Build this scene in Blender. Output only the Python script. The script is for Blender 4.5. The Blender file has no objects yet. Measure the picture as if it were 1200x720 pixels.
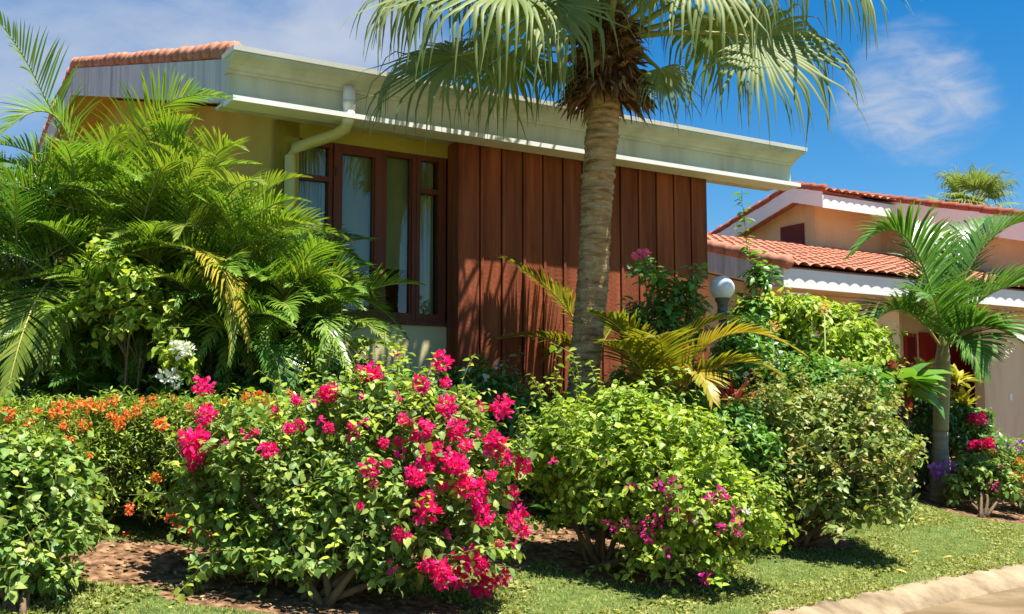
import bpy, math
import numpy as np
from mathutils import Vector, Euler

# ------------------------------------------------------------------ camera, sky, sun, exposure
SC = bpy.context.scene
FPX, HORIZ, EYE = 1300.0, 490.0, 1.45          # focal length in pixels of a 1200 wide picture, horizon row, eye height
PITCH = math.atan((HORIZ - 360.0) / FPX)
cam = bpy.data.cameras.new("camera"); camo = bpy.data.objects.new("camera", cam)
SC.collection.objects.link(camo); SC.camera = camo
camo.location = (0, 0, EYE); camo.rotation_euler = (math.pi / 2 + PITCH, 0, 0)
cam.sensor_width = 36.0; cam.lens = 36.0 * FPX / 1200.0; cam.clip_start = 0.05; cam.clip_end = 3000

SUN_DIR = Vector((0.285, -0.135, 0.949)).normalized()
w = bpy.data.worlds.new("World"); SC.world = w; w.use_nodes = True
nt = w.node_tree; nt.nodes.clear()
out = nt.nodes.new("ShaderNodeOutputWorld"); bg = nt.nodes.new("ShaderNodeBackground")
sky = nt.nodes.new("ShaderNodeTexSky"); sky.sky_type = 'NISHITA'; sky.sun_disc = False
sky.sun_elevation = math.asin(SUN_DIR.z); sky.sun_rotation = math.atan2(SUN_DIR.x, SUN_DIR.y)
sky.altitude = 20; sky.air_density = 1.0; sky.dust_density = 0.3; sky.ozone_density = 2.2
bg.inputs[1].default_value = 0.061
tc = nt.nodes.new("ShaderNodeTexCoord")
def wn(kind, **kw):
    n = nt.nodes.new(kind)
    for k, v in kw.items(): setattr(n, k, v)
    return n
def wl(a, b): nt.links.new(a, b)
mp = wn("ShaderNodeMapping"); mp.inputs['Scale'].default_value = (1.0, 1.0, 2.6); wl(tc.outputs['Generated'], mp.inputs['Vector'])
n1 = wn("ShaderNodeTexNoise"); n1.inputs['Scale'].default_value = 3.2; n1.inputs['Detail'].default_value = 9; n1.inputs['Roughness'].default_value = 0.56; n1.inputs['Distortion'].default_value = 0.4
wl(mp.outputs[0], n1.inputs['Vector'])
# cloud bank: one broad bank in the west part of the sky, one small puff in the east
def bank(direction, inner, outer):
    d = wn("ShaderNodeVectorMath", operation='DOT_PRODUCT'); wl(tc.outputs['Generated'], d.inputs[0]); d.inputs[1].default_value = Vector(direction).normalized()
    m = wn("ShaderNodeMapRange", interpolation_type='SMOOTHSTEP'); m.inputs['From Min'].default_value = math.cos(math.radians(outer)); m.inputs['From Max'].default_value = math.cos(math.radians(inner))
    wl(d.outputs['Value'], m.inputs['Value']); return m.outputs[0]
b1 = bank((-0.34, 0.85, 0.46), 8, 26); b2 = bank((0.330, 0.886, 0.262), 0.2, 5.2)
mul = wn("ShaderNodeMath", operation='MULTIPLY_ADD'); wl(b1, mul.inputs[0]); mul.inputs[1].default_value = 0.36; wl(n1.outputs['Fac'], mul.inputs[2])
n2 = wn("ShaderNodeTexNoise"); n2.inputs['Scale'].default_value = 15.0; n2.inputs['Detail'].default_value = 8; n2.inputs['Roughness'].default_value = 0.6; n2.inputs['Distortion'].default_value = 1.1
wl(mp.outputs[0], n2.inputs['Vector'])
pf = wn("ShaderNodeMath", operation='MULTIPLY'); wl(b2, pf.inputs[0]); wl(n2.outputs['Fac'], pf.inputs[1])
mul2 = wn("ShaderNodeMath", operation='MULTIPLY_ADD'); wl(pf.outputs[0], mul2.inputs[0]); mul2.inputs[1].default_value = 0.52; wl(mul.outputs[0], mul2.inputs[2])
cr = wn("ShaderNodeMapRange", interpolation_type='SMOOTHSTEP'); cr.inputs['From Min'].default_value = 0.60; cr.inputs['From Max'].default_value = 1.02
wl(mul2.outputs[0], cr.inputs['Value'])
hs = wn("ShaderNodeHueSaturation"); hs.inputs['Saturation'].default_value = 1.5; wl(sky.outputs[0], hs.inputs['Color'])
mx = wn("ShaderNodeMix", data_type='RGBA'); wl(cr.outputs[0], mx.inputs[0]); wl(hs.outputs[0], mx.inputs[6]); mx.inputs[7].default_value = (3.6, 4.1, 5.1, 1)
wl(mx.outputs[2], bg.inputs[0]); wl(bg.outputs[0], out.inputs[0])

sd = bpy.data.lights.new("sun", 'SUN'); sd.energy = 5.0; sd.angle = math.radians(0.53); sd.color = (1.0, 0.95, 0.86)
so = bpy.data.objects.new("sun", sd); SC.collection.objects.link(so); so.location = (20, -3, 40)
so.rotation_euler = SUN_DIR.to_track_quat('Z', 'Y').to_euler()
SC.view_settings.view_transform = 'Standard'; SC.view_settings.look = 'None'
SC.view_settings.exposure = 1.25; SC.view_settings.gamma = 1.0; SC.view_settings.use_curve_mapping = False
SC.render.engine = 'CYCLES'
SC.cycles.max_bounces = 8; SC.cycles.transparent_max_bounces = 12; SC.cycles.use_denoising = True
SC.cycles.sample_clamp_indirect = 6.0

# ------------------------------------------------------------------ geometry helpers
COL = SC.collection
CP, SP = math.cos(PITCH), math.sin(PITCH)
A_ = np.array
def nrm(v): v = A_(v, float); return v / (np.linalg.norm(v, axis=-1, keepdims=True) + 1e-12)
def ray(px, py):
    x = (px - 600) / FPX; u = (360 - py) / FPX
    return A_([x, CP - SP * u, SP + CP * u])
def P(px, py, d):
    r = ray(px, py); return A_([0, 0, EYE]) + r * (d / r[1])
RV = nrm([2100.0, math.hypot(FPX, 130.0)]); NV = A_([RV[1], -RV[0]]); LV = -NV
W0 = A_([0.0, 12.4])
def FH(t, o, z):                    # house frame: t along the front, o out of the front, z up
    p = W0 + RV * t + NV * o; return (p[0], p[1], z)
A0 = A_([4.935, 20.0])
def FN(t, u, z):                    # neighbour's frame: t along its front, u into the plot
    p = A0 + RV * t + LV * u; return (p[0], p[1], z)

CX = A_([-40, -8, -4, 0, 1.72, 2.83, 3.72, 4.85, 7, 12, 20, 60.]); CY = A_([-31.2, -1.3, 2.45, 6.15, 7.75, 8.78, 9.6, 10.5, 12.1, 15.5, 20.5, 45.])
def sstep(a, b, x): s = np.clip((x - a) / (b - a), 0, 1); return s * s * (3 - 2 * s)
def gz(x, y):
    x = np.asarray(x, float); y = np.asarray(y, float)
    e = y - np.interp(x, CX, CY); dx = x - W0[0]; dy = y - W0[1]
    q = dx * NV[0] + dy * NV[1]; t = dx * RV[0] + dy * RV[1]
    hp = 1.0 - 0.5 * sstep(2.6, 6.5, t)
    s = np.clip(e / (e + 1.3 * np.maximum(q, 0) + 1e-3), 0, 1)
    z = 0.12 + hp * s ** 1.5 + 0.012 * np.sin(3.1 * x + 1.3 * y) * np.sin(2.3 * y - 0.7 * x) * sstep(0.1, 0.6, e)
    return np.where(e > -0.05, z, -0.12)
def ground_hit(px, py):
    r = ray(px, py); r = r / r[1]
    ds = np.linspace(4, 40, 3000); p = A_([0, 0, EYE])[None] + ds[:, None] * r[None]
    below = p[:, 2] < gz(p[:, 0], p[:, 1])
    i = int(np.argmax(below)) if below.any() else 2999
    return A_([p[i, 0], p[i, 1], float(gz(p[i, 0], p[i, 1]))])
def foot(px, d):
    p = P(px, 480, d); return A_([p[0], p[1], float(gz(p[0], p[1]))])

class MB:
    def __init__(s): s.v = []; s.f = []; s.m = []; s.n = 0
    def add(s, verts, faces, mi=0):
        verts = np.asarray(verts, float).reshape(-1, 3); s.v.append(verts)
        for f in faces: s.f.append(tuple(int(i) + s.n for i in f)); s.m.append(mi)
        s.n += len(verts)
    def box(s, F, a0, a1, b0, b1, c0, c1, mi=0):
        v = [F(a, b, c) for a in (a0, a1) for b in (b0, b1) for c in (c0, c1)]
        s.add(v, [(0, 1, 3, 2), (4, 6, 7, 5), (0, 4, 5, 1), (2, 3, 7, 6), (0, 2, 6, 4), (1, 5, 7, 3)], mi)
    def tube(s, pts, rad, sides=6, mi=0, cap=True):
        pts = np.asarray(pts, float); n = len(pts); rad = np.broadcast_to(np.asarray(rad, float), (n,))
        tg = nrm(np.gradient(pts, axis=0)); ref = A_([0.31, 0.17, 0.93]) if abs(tg[0, 2]) < 0.9 else A_([1.0, 0.1, 0])
        a = nrm(np.cross(tg, ref)); b = np.cross(tg, a); th = np.linspace(0, 2 * np.pi, sides, endpoint=False)
        V = pts[:, None] + rad[:, None, None] * (np.cos(th)[None, :, None] * a[:, None] + np.sin(th)[None, :, None] * b[:, None])
        F = [(i * sides + j, i * sides + (j + 1) % sides, (i + 1) * sides + (j + 1) % sides, (i + 1) * sides + j) for i in range(n - 1) for j in range(sides)]
        if cap: F += [tuple(range(sides))[::-1], tuple((n - 1) * sides + j for j in range(sides))]
        s.add(V.reshape(-1, 3), F, mi)
    def lathe(s, base, prof, sides=24, mi=0):
        base = A_(base, float); th = np.linspace(0, 2 * np.pi, sides, endpoint=False); V = []
        for r, z in prof: V += [(base[0] + r * math.cos(t), base[1] + r * math.sin(t), base[2] + z) for t in th]
        n = len(prof)
        F = [(i * sides + j, i * sides + (j + 1) % sides, (i + 1) * sides + (j + 1) % sides, (i + 1) * sides + j) for i in range(n - 1) for j in range(sides)]
        F += [tuple(range(sides))[::-1], tuple((n - 1) * sides + j for j in range(sides))]
        s.add(V, F, mi)
    def grid(s, V, mi=0):
        V = np.asarray(V, float); a, b = V.shape[:2]
        s.add(V.reshape(-1, 3), [(i * b + j, i * b + j + 1, (i + 1) * b + j + 1, (i + 1) * b + j) for i in range(a - 1) for j in range(b - 1)], mi)
    def prism(s, F, prof, a0, a1, mi=0):       # profile of (b, c) pairs swept along a
        n = len(prof); v = [F(a0, b, c) for b, c in prof] + [F(a1, b, c) for b, c in prof]
        s.add(v, [(i, (i + 1) % n, n + (i + 1) % n, n + i) for i in range(n)] + [tuple(range(n))[::-1], tuple(range(n, 2 * n))], mi)
    def build(s, name, mats, parent=None, smooth=False):
        return link_mesh(name, np.concatenate(s.v) if s.v else np.zeros((0, 3)), s.f, mats, parent, smooth, s.m)

def link_mesh(name, verts, faces, mats, parent=None, smooth=False, mi=None):
    q_ = parent
    while q_ is not None: verts = np.asarray(verts) - A_(q_.location); q_ = q_.parent
    me = bpy.data.meshes.new(name)
    if isinstance(faces, np.ndarray):          # uniform faces, fast path
        k = faces.shape[1]; nf = len(faces)
        me.vertices.add(len(verts)); me.vertices.foreach_set("co", np.ascontiguousarray(verts, np.float32).ravel())
        me.loops.add(nf * k); me.loops.foreach_set("vertex_index", np.ascontiguousarray(faces, np.int32).ravel())
        me.polygons.add(nf); me.polygons.foreach_set("loop_start", np.arange(0, nf * k, k, dtype=np.int32))
        me.update(calc_edges=True)
    else:
        me.from_pydata([tuple(v) for v in verts], [], faces)
    if not isinstance(mats, (list, tuple)): mats = [mats]
    for m in mats: me.materials.append(m)
    if mi is not None and len(mats) > 1: me.polygons.foreach_set("material_index", np.asarray(mi, np.int32))
    if smooth: me.polygons.foreach_set("use_smooth", np.ones(len(me.polygons), bool))
    me.update()
    o = bpy.data.objects.new(name, me); COL.objects.link(o)
    if parent is not None: o.parent = parent
    return o
def recalc(o):
    import bmesh
    bm = bmesh.new(); bm.from_mesh(o.data); bmesh.ops.recalc_face_normals(bm, faces=bm.faces); bm.to_mesh(o.data); bm.free(); return o
def thing(name, label, cat, loc, group=None):
    o = bpy.data.objects.new(name, None); COL.objects.link(o); o.location = Vector([float(c) for c in loc]); o.empty_display_size = 0.2
    return tag(o, label, cat, group)
def tag(o, label, cat, group=None):
    o['label'] = label; o['category'] = cat
    if group: o['group'] = group
    return o
def structure(o): o['kind'] = 'structure'; return o
def stuff(o): o['kind'] = 'stuff'; return o

# ------------------------------------------------------------------ materials
def new_mat(name):
    m = bpy.data.materials.new(name); m.use_nodes = True; t = m.node_tree; t.nodes.clear()
    o = t.nodes.new("ShaderNodeOutputMaterial"); p = t.nodes.new("ShaderNodeBsdfPrincipled"); t.links.new(p.outputs[0], o.inputs[0])
    return m, t, p, o
def ramp(t, cols, pos=None):
    r = t.nodes.new("ShaderNodeValToRGB"); e = r.color_ramp.elements; n = len(cols)
    while len(e) < n: e.new(0.5)
    for i, c in enumerate(cols): e[i].position = pos[i] if pos else i / max(1, n - 1); e[i].color = (*c, 1)
    return r
def leaf_mat(name, cols, trans=0.35, rough=0.45, spec=0.28, tint=(1.3, 1.3, 0.5)):
    m, t, p, o = new_mat(name); g = t.nodes.new("ShaderNodeNewGeometry"); r = ramp(t, cols)
    t.links.new(g.outputs['Random Per Island'], r.inputs[0]); t.links.new(r.outputs[0], p.inputs['Base Color'])
    p.inputs['Roughness'].default_value = rough; p.inputs['Specular IOR Level'].default_value = spec
    tr = t.nodes.new("ShaderNodeBsdfTranslucent"); mu = t.nodes.new("ShaderNodeMix"); mu.data_type = 'RGBA'; mu.blend_type = 'MULTIPLY'; mu.inputs[0].default_value = 1
    t.links.new(r.outputs[0], mu.inputs[6]); mu.inputs[7].default_value = (*tint, 1); t.links.new(mu.outputs[2], tr.inputs[0])
    mx = t.nodes.new("ShaderNodeMixShader"); mx.inputs[0].default_value = trans
    t.links.new(p.outputs[0], mx.inputs[1]); t.links.new(tr.outputs[0], mx.inputs[2]); t.links.new(mx.outputs[0], o.inputs[0])
    return m
def surf(name, cols, scale=(3, 3, 3), detail=6, rough=0.7, bump=0.0, bscale=40, spec=0.3, lo=0.3, hi=0.7, nscale=1.0, attr=None):
    m, t, p, o = new_mat(name); tcn = t.nodes.new("ShaderNodeTexCoord"); mpn = t.nodes.new("ShaderNodeMapping"); mpn.inputs['Scale'].default_value = scale
    t.links.new(tcn.outputs['Object'], mpn.inputs[0]); n = t.nodes.new("ShaderNodeTexNoise"); n.inputs['Scale'].default_value = nscale; n.inputs['Detail'].default_value = detail; n.inputs['Roughness'].default_value = 0.62
    t.links.new(mpn.outputs[0], n.inputs['Vector']); k = len(cols)
    r = ramp(t, cols, [lo + (hi - lo) * i / max(1, k - 1) for i in range(k)]); t.links.new(n.outputs['Fac'], r.inputs[0]); t.links.new(r.outputs[0], p.inputs['Base Color'])
    p.inputs['Roughness'].default_value = rough; p.inputs['Specular IOR Level'].default_value = spec
    if bump:
        n2 = t.nodes.new("ShaderNodeTexNoise"); n2.inputs['Scale'].default_value = bscale; n2.inputs['Detail'].default_value = 5; t.links.new(tcn.outputs['Object'], n2.inputs['Vector'])
        b = t.nodes.new("ShaderNodeBump"); b.inputs['Strength'].default_value = bump; b.inputs['Distance'].default_value = 0.02; t.links.new(n2.outputs['Fac'], b.inputs['Height']); t.links.new(b.outputs[0], p.inputs['Normal'])
    return m

M = {}
M['ochre'] = surf('ochre_wall_paint', [(.36, .28, .045), (.45, .355, .065), (.50, .40, .08)], (1.2, 1.2, .6), rough=.85, bump=.15, bscale=60, spec=.15)
M['cream'] = surf('cream_wall_paint', [(.60, .51, .26), (.70, .61, .33)], (1.5, 1.5, .8), rough=.85, bump=.12, bscale=70, spec=.15)
M['trim'] = surf('cream_trim_paint', [(.44, .44, .31), (.58, .58, .44), (.66, .66, .52)], (3.0, 3.0, .5), rough=.5, bump=.05, bscale=30)
M['white'] = surf('white_trim_paint', [(.74, .73, .70), (.82, .81, .78)], (2, 2, 6), rough=.5)
M['board'] = surf('streaked_grey_board', [(.30, .33, .33), (.47, .50, .50), (.58, .60, .60)], (6, 6, .7), rough=.7, lo=.32, hi=.6)  # cool grey with vertical streaks
M['pipe'] = surf('painted_pipe', [(.46, .41, .15), (.56, .50, .20)], (4, 4, 4), rough=.35, spec=.5)
M['pipesunlit'] = surf('sunlit_pipe_white', [(.78, .77, .74), (.84, .83, .80)], (4, 4, 4), rough=.35, spec=.5)  # white stands in for sunlight on the elbow
M['siding'] = surf('painted_planks', [(.15, .040, .020), (.27, .074, .034), (.38, .114, .050)], (9, 9, .8), rough=.75, bump=.25, bscale=30, lo=.26, hi=.72, spec=.08)
def board_variation(m):                     # every plank took the paint a little differently
    t = m.node_tree; p = [n for n in t.nodes if n.type == 'BSDF_PRINCIPLED'][0]; lk = p.inputs['Base Color'].links[0].from_socket; g = t.nodes.new("ShaderNodeNewGeometry")
    r = ramp(t, [(.78, .80, .84), (1, 1, 1), (1.16, 1.10, 1.05)]); t.links.new(g.outputs['Random Per Island'], r.inputs[0]); x = t.nodes.new("ShaderNodeMix"); x.data_type = 'RGBA'; x.blend_type = 'MULTIPLY'; x.inputs[0].default_value = 1
    t.links.new(lk, x.inputs[6]); t.links.new(r.outputs[0], x.inputs[7]); t.links.new(x.outputs[2], p.inputs['Base Color'])
board_variation(M['siding'])
M['seam'] = surf('dark_wood', [(.055, .02, .014), (.08, .03, .02)], rough=.8)
M['plinth'] = surf('dark_plinth', [(.09, .05, .03), (.14, .08, .05)], rough=.85, bump=.2)
M['frame'] = surf('window_frame_wood', [(.12, .032, .016), (.19, .052, .026)], (8, 8, 1), rough=.5, spec=.2)
M['curtain'] = surf('curtain_cloth', [(.42, .40, .25), (.55, .53, .35)], (14, 14, 1.0), rough=.9, spec=.1)
M['blind'] = surf('roller_blind', [(.24, .24, .12), (.31, .31, .16)], (3, 3, 1), rough=.9, spec=.1)
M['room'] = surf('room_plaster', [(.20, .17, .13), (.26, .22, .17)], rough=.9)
M['tile'] = surf('clay_tile', [(.30, .115, .065), (.42, .175, .10), (.48, .25, .165)], (7, 7, 7), rough=.75, bump=.2, bscale=50)
M['tiledark'] = surf('old_clay_tile', [(.22, .06, .035), (.36, .10, .055)], (7, 7, 7), rough=.8)
M['peach'] = surf('peach_wall_paint', [(.52, .38, .21), (.64, .48, .28), (.70, .54, .33)], (1.6, 1.6, .35), rough=.85, bump=.1, bscale=50)
M['beige'] = surf('beige_wall_paint', [(.54, .43, .26), (.66, .54, .35), (.72, .60, .41)], (1.6, 1.6, .35), rough=.85, bump=.1, bscale=50)
M['reddoor'] = surf('red_door_paint', [(.27, .028, .018), (.36, .042, .026)], (6, 6, 1), rough=.45, spec=.4)
M['darkred'] = surf('dark_shutter', [(.10, .014, .012), (.15, .02, .016)], (4, 4, 8), rough=.6)
M['iron'] = surf('weathered_green_iron', [(.06, .065, .045), (.12, .125, .09), (.17, .175, .13)], (20, 20, 20), rough=.6, bump=.2)
M['curb'] = surf('concrete_curb', [(.13, .095, .055), (.27, .205, .125), (.38, .30, .19)], (3, 3, 3), detail=12, rough=.9, bump=.5, bscale=60, spec=.15)
M['road'] = surf('sandy_pavement', [(.12, .08, .042), (.195, .135, .072), (.27, .20, .12)], (1.6, 1.6, 1.6), detail=10, rough=.9, bump=.5, bscale=90, spec=.15)
M['bark'] = surf('shrub_bark', [(.10, .065, .035), (.21, .14, .08)], (14, 14, 5), rough=.9, bump=.4)
M['twig'] = surf('green_twig', [(.13, .13, .04), (.22, .19, .07)], (10, 10, 10), rough=.8)
M['litter'] = leaf_mat('dry_leaf', [(.16, .09, .04), (.34, .21, .10), (.48, .34, .18)], .1)
M['yleaf'] = leaf_mat('yellow_leaf', [(.62, .42, .05), (.66, .5, .12)], .2)
def glass():
    m, t, p, o = new_mat('window_glass'); t.nodes.remove(p)
    tr = t.nodes.new("ShaderNodeBsdfTransparent"); tr.inputs[0].default_value = (.82, .88, .76, 1); g = t.nodes.new("ShaderNodeBsdfGlossy"); g.inputs['Roughness'].default_value = .02
    lw_ = t.nodes.new("ShaderNodeLayerWeight"); lw_.inputs[0].default_value = .5; pw = t.nodes.new("ShaderNodeMath"); pw.operation = 'POWER'; t.links.new(lw_.outputs['Facing'], pw.inputs[0]); pw.inputs[1].default_value = 4
    fr = t.nodes.new("ShaderNodeMath"); fr.operation = 'MULTIPLY_ADD'; t.links.new(pw.outputs[0], fr.inputs[0]); fr.inputs[1].default_value = .85; fr.inputs[2].default_value = .10; mx = t.nodes.new("ShaderNodeMixShader")
    t.links.new(fr.outputs[0], mx.inputs[0]); t.links.new(tr.outputs[0], mx.inputs[1]); t.links.new(g.outputs[0], mx.inputs[2]); t.links.new(mx.outputs[0], o.inputs[0]); return m
M['glass'] = glass()
def globe_mat():
    m, t, p, o = new_mat('opal_globe'); p.inputs['Base Color'].default_value = (.80, .82, .84, 1); p.inputs['Roughness'].default_value = .18
    p.inputs['Subsurface Weight'].default_value = .3; p.inputs['Subsurface Radius'].default_value = (.05, .05, .05); return m
M['globe'] = globe_mat()
def ground_mat():
    m, t, p, o = new_mat('lawn_and_soil'); tcn = t.nodes.new("ShaderNodeTexCoord")
    def noise(s, d=6):
        n = t.nodes.new("ShaderNodeTexNoise"); n.inputs['Scale'].default_value = s; n.inputs['Detail'].default_value = d; t.links.new(tcn.outputs['Object'], n.inputs['Vector']); return n
    g = ramp(t, [(.045, .075, .018), (.085, .13, .03), (.14, .17, .05)], [.3, .5, .72]); t.links.new(noise(9).outputs['Fac'], g.inputs[0])
    s = ramp(t, [(.05, .026, .014), (.17, .093, .048), (.33, .20, .11)], [.30, .50, .68]); t.links.new(noise(14, 10).outputs['Fac'], s.inputs[0])
    at = t.nodes.new("ShaderNodeAttribute"); at.attribute_name = 'soil'
    ad = t.nodes.new("ShaderNodeMath"); ad.operation = 'MULTIPLY_ADD'; t.links.new(noise(5).outputs['Fac'], ad.inputs[0]); ad.inputs[1].default_value = .8; t.links.new(at.outputs['Fac'], ad.inputs[2])
    mr = t.nodes.new("ShaderNodeMapRange"); mr.inputs['From Min'].default_value = .8; mr.inputs['From Max'].default_value = 1.0; t.links.new(ad.outputs[0], mr.inputs['Value'])
    mx = t.nodes.new("ShaderNodeMix"); mx.data_type = 'RGBA'; t.links.new(mr.outputs[0], mx.inputs[0]); t.links.new(g.outputs[0], mx.inputs[6]); t.links.new(s.outputs[0], mx.inputs[7])
    t.links.new(mx.outputs[2], p.inputs['Base Color']); p.inputs['Roughness'].default_value = .95; p.inputs['Specular IOR Level'].default_value = .1
    b = t.nodes.new("ShaderNodeBump"); b.inputs['Strength'].default_value = .8; b.inputs['Distance'].default_value = .03; t.links.new(noise(38, 8).outputs['Fac'], b.inputs['Height']); t.links.new(b.outputs[0], p.inputs['Normal'])
    return m

# ------------------------------------------------------------------ ground, road, curb
SOIL = []                                   # (centre x, y, radius x, radius y) of bare beds
def bed(px, py, rx, ry): g = ground_hit(px, py); SOIL.append((g[0], g[1], rx, ry))
bed(120, 664, 1.1, .32); bed(260, 662, 1.0, .36); bed(330, 706, .8, .24); bed(420, 702, .75, .28)
bed(690, 640, .75, .70); bed(740, 672, .6, .32); bed(650, 560, .9, .9); bed(925, 628, .62, .45); bed(860, 590, .8, .8)
bed(1150, 600, .9, .8); bed(1190, 590, .9, .9); bed(480, 640, 1.0, .6)
def soil(x, y):
    s = np.zeros_like(x)
    for cx, cy, rx, ry in SOIL:
        d = np.hypot((x - cx) / rx, (y - cy) / ry); s = np.maximum(s, 1 - sstep(.75, 1.15, d))
    dx = x - W0[0]; dy = y - W0[1]; q = dx * NV[0] + dy * NV[1]
    return np.maximum(s, 1 - sstep(1.5, 1.9, q))
def axis_(lo, hi, step, far, k=26):
    core = np.arange(lo, hi + 1e-6, step); g = np.geomspace(step * 2, far, k)
    return np.concatenate([(lo - g)[::-1], core, hi + g])
gx = axis_(-6, 9, .08, 1400); gy = axis_(3, 18, .08, 1400)
X, Y = np.meshgrid(gx, gy, indexing='ij'); Z = gz(X, Y)
V = np.stack([X, Y, Z], -1).reshape(-1, 3); a, b = X.shape
ii, jj = np.meshgrid(np.arange(a - 1), np.arange(b - 1), indexing='ij'); k0 = (ii * b + jj).ravel()
go = structure(link_mesh('ground', V, np.stack([k0, k0 + b, k0 + b + 1, k0 + 1], 1), ground_mat(), None, True))
at = go.data.attributes.new('soil', 'FLOAT', 'POINT'); at.data.foreach_set('value', soil(X, Y).astype(np.float32).ravel())
cxs = np.concatenate([np.linspace(-40, -6, 12), np.arange(-5.8, 9, .06), np.linspace(9.5, 60, 30)])
kern = np.hanning(41); kern /= kern.sum()
cys = np.interp(cxs, CX, CY); cyp = np.convolve(np.pad(cys, 20, mode='edge'), kern, 'valid'); m_ = (cxs > -4) & (cxs < 7.5); cys = np.where(m_, cyp, cys)
cl = np.stack([cxs, cys], 1); tg = nrm(np.gradient(cl, axis=0)); nr = np.stack([tg[:, 1], -tg[:, 0]], 1)    # towards the road
rg = np.random.default_rng(5)
jit = np.convolve(rg.normal(0, 1, len(cl) + 8), np.ones(9) / 9, 'valid') * .02
prof = [(-.06, -.1), (-.05, .112), (.0, .124), (.08, .118), (.16, .088), (.235, .045), (.29, .008), (.32, -.06)]
V = np.stack([np.concatenate([cl + nr * (o_ + (jit[:, None] if 1 < i < 6 else 0)), np.full((len(cl), 1), z_) + (jit[:, None] * .35 if 0 < i < 6 else 0)], 1) for i, (o_, z_) in enumerate(prof)], 1)
mb = MB(); mb.grid(V); structure(mb.build('curb', M['curb'], None, True))
offs = np.linspace(.2, 8.5, 12)
V = np.stack([np.concatenate([cl + nr * o_, np.full((len(cl), 1), 0.0)], 1) for o_ in offs], 1)
mb = MB(); mb.grid(V); structure(mb.build('road', M['road']))

# ------------------------------------------------------------------ the house
house = thing('house', 'cream house with brown plank wall and dark wooden windows under a white eave', 'house', FH(0, 0, float(gz(*W0))))
def part(name, mb, m, parent=house, smooth=False): return recalc(mb.build(name, m, parent, smooth))
rs = np.random.default_rng(3)
T0, T1 = -0.70, 2.93
mb = MB(); ts = np.linspace(T0, T1, 14)
for i in range(13):
    a0, a1 = ts[i] + (.0 if i == 0 else .009), ts[i + 1] - .009; dpt = rs.uniform(0, .006)
    mb.box(FH, a0, a1, -.06, dpt, 1.73, 4.50, 0)
    mb.box(FH, a0 + .0, a0 + .032, dpt, dpt + .013, 1.735, 4.495, 0)
mb.box(FH, T0 + .01, T1 - .01, -.24, -.065, 1.74, 4.49, 1)
mb.box(FH, T0, T0 + .06, -.24, -.062, 1.73, 4.50, 0)
part('plank_siding', mb, [M['siding'], M['seam']])
mb = MB(); mb.box(FH, T0 + .03, T1 - .03, -.22, -.08, .5, 1.725); part('plinth', mb, M['plinth'])
WB = -.25                                             # plane of the window wall
mb = MB(); mb.box(FH, -2.69, T0 + .004, WB - .2, WB, 4.352, 4.62); mb.box(FH, -2.69, -2.50, WB - .2, WB, .6, 4.351); part('upper_wall', mb, M['ochre'])
mb = MB(); mb.box(FH, -2.499, T0 + .003, WB - .2, WB - .004, .6, 2.50); part('sill_wall', mb, M['cream'])
mb = MB()                                             # gable wall on the left, its top follows the roof pitch
PT = .262
gp = [(-WB + .2, .6), (8.2, .6), (8.2, 4.62 + PT * 8.1), (-WB + .2, 4.62)]
mb.prism(lambda t, u, z: FH(t, -u, z), [(-WB, .6), (15.0, .6), (15.0, 4.60 + .4), (8.2, 4.60 + PT * 8.0), (-WB, 4.60)], -2.69, -2.45)
part('gable_wall', mb, M['ochre'])
mb = MB(); mb.box(FH, -2.44, 2.6, -9.0, -8.8, .6, 5.0); mb.box(FH, 2.61, 2.85, -9.0, -.25, .6, 4.6); part('rear_wall', mb, M['cream'])
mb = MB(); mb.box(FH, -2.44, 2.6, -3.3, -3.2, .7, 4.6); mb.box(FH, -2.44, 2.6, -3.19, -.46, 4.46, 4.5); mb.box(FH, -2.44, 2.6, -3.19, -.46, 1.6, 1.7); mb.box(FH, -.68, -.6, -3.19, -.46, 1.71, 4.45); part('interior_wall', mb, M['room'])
# eave: fascia, drip strip, cornice gutter
TL, TR = -3.35, 4.24; C_ = lambda t, o, z: FH(t, o, z)
mb = MB(); mb.box(FH, TL, TR, .10, .185, 4.505, 4.80); part('fascia', mb, M['trim'])
mb = MB(); mb.box(FH, TL - .006, TR + .006, .06, .36, 4.468, 4.518); part('drip_strip', mb, M['white'])
mb = MB(); mb.prism(FH, [(.10, 4.775), (.215, 4.775), (.222, 4.800), (.245, 4.806), (.275, 4.838), (.33, 4.868), (.39, 4.884), (.425, 4.890), (.428, 4.928), (.10, 4.928)], TL - .02, TR + .02); part('cornice', mb, M['trim'])
mb = MB(); mb.prism(FH, [(.08, 4.931), (.452, 4.931), (.458, 4.978), (.08, 4.978)], TL - .04, TR + .04); part('gutter_lip', mb, M['white'])
mb = MB(); mb.box(FH, TL + .01, TR - .01, -.245, .098, 4.512, 4.54); part('soffit', mb, M['trim'])
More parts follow.
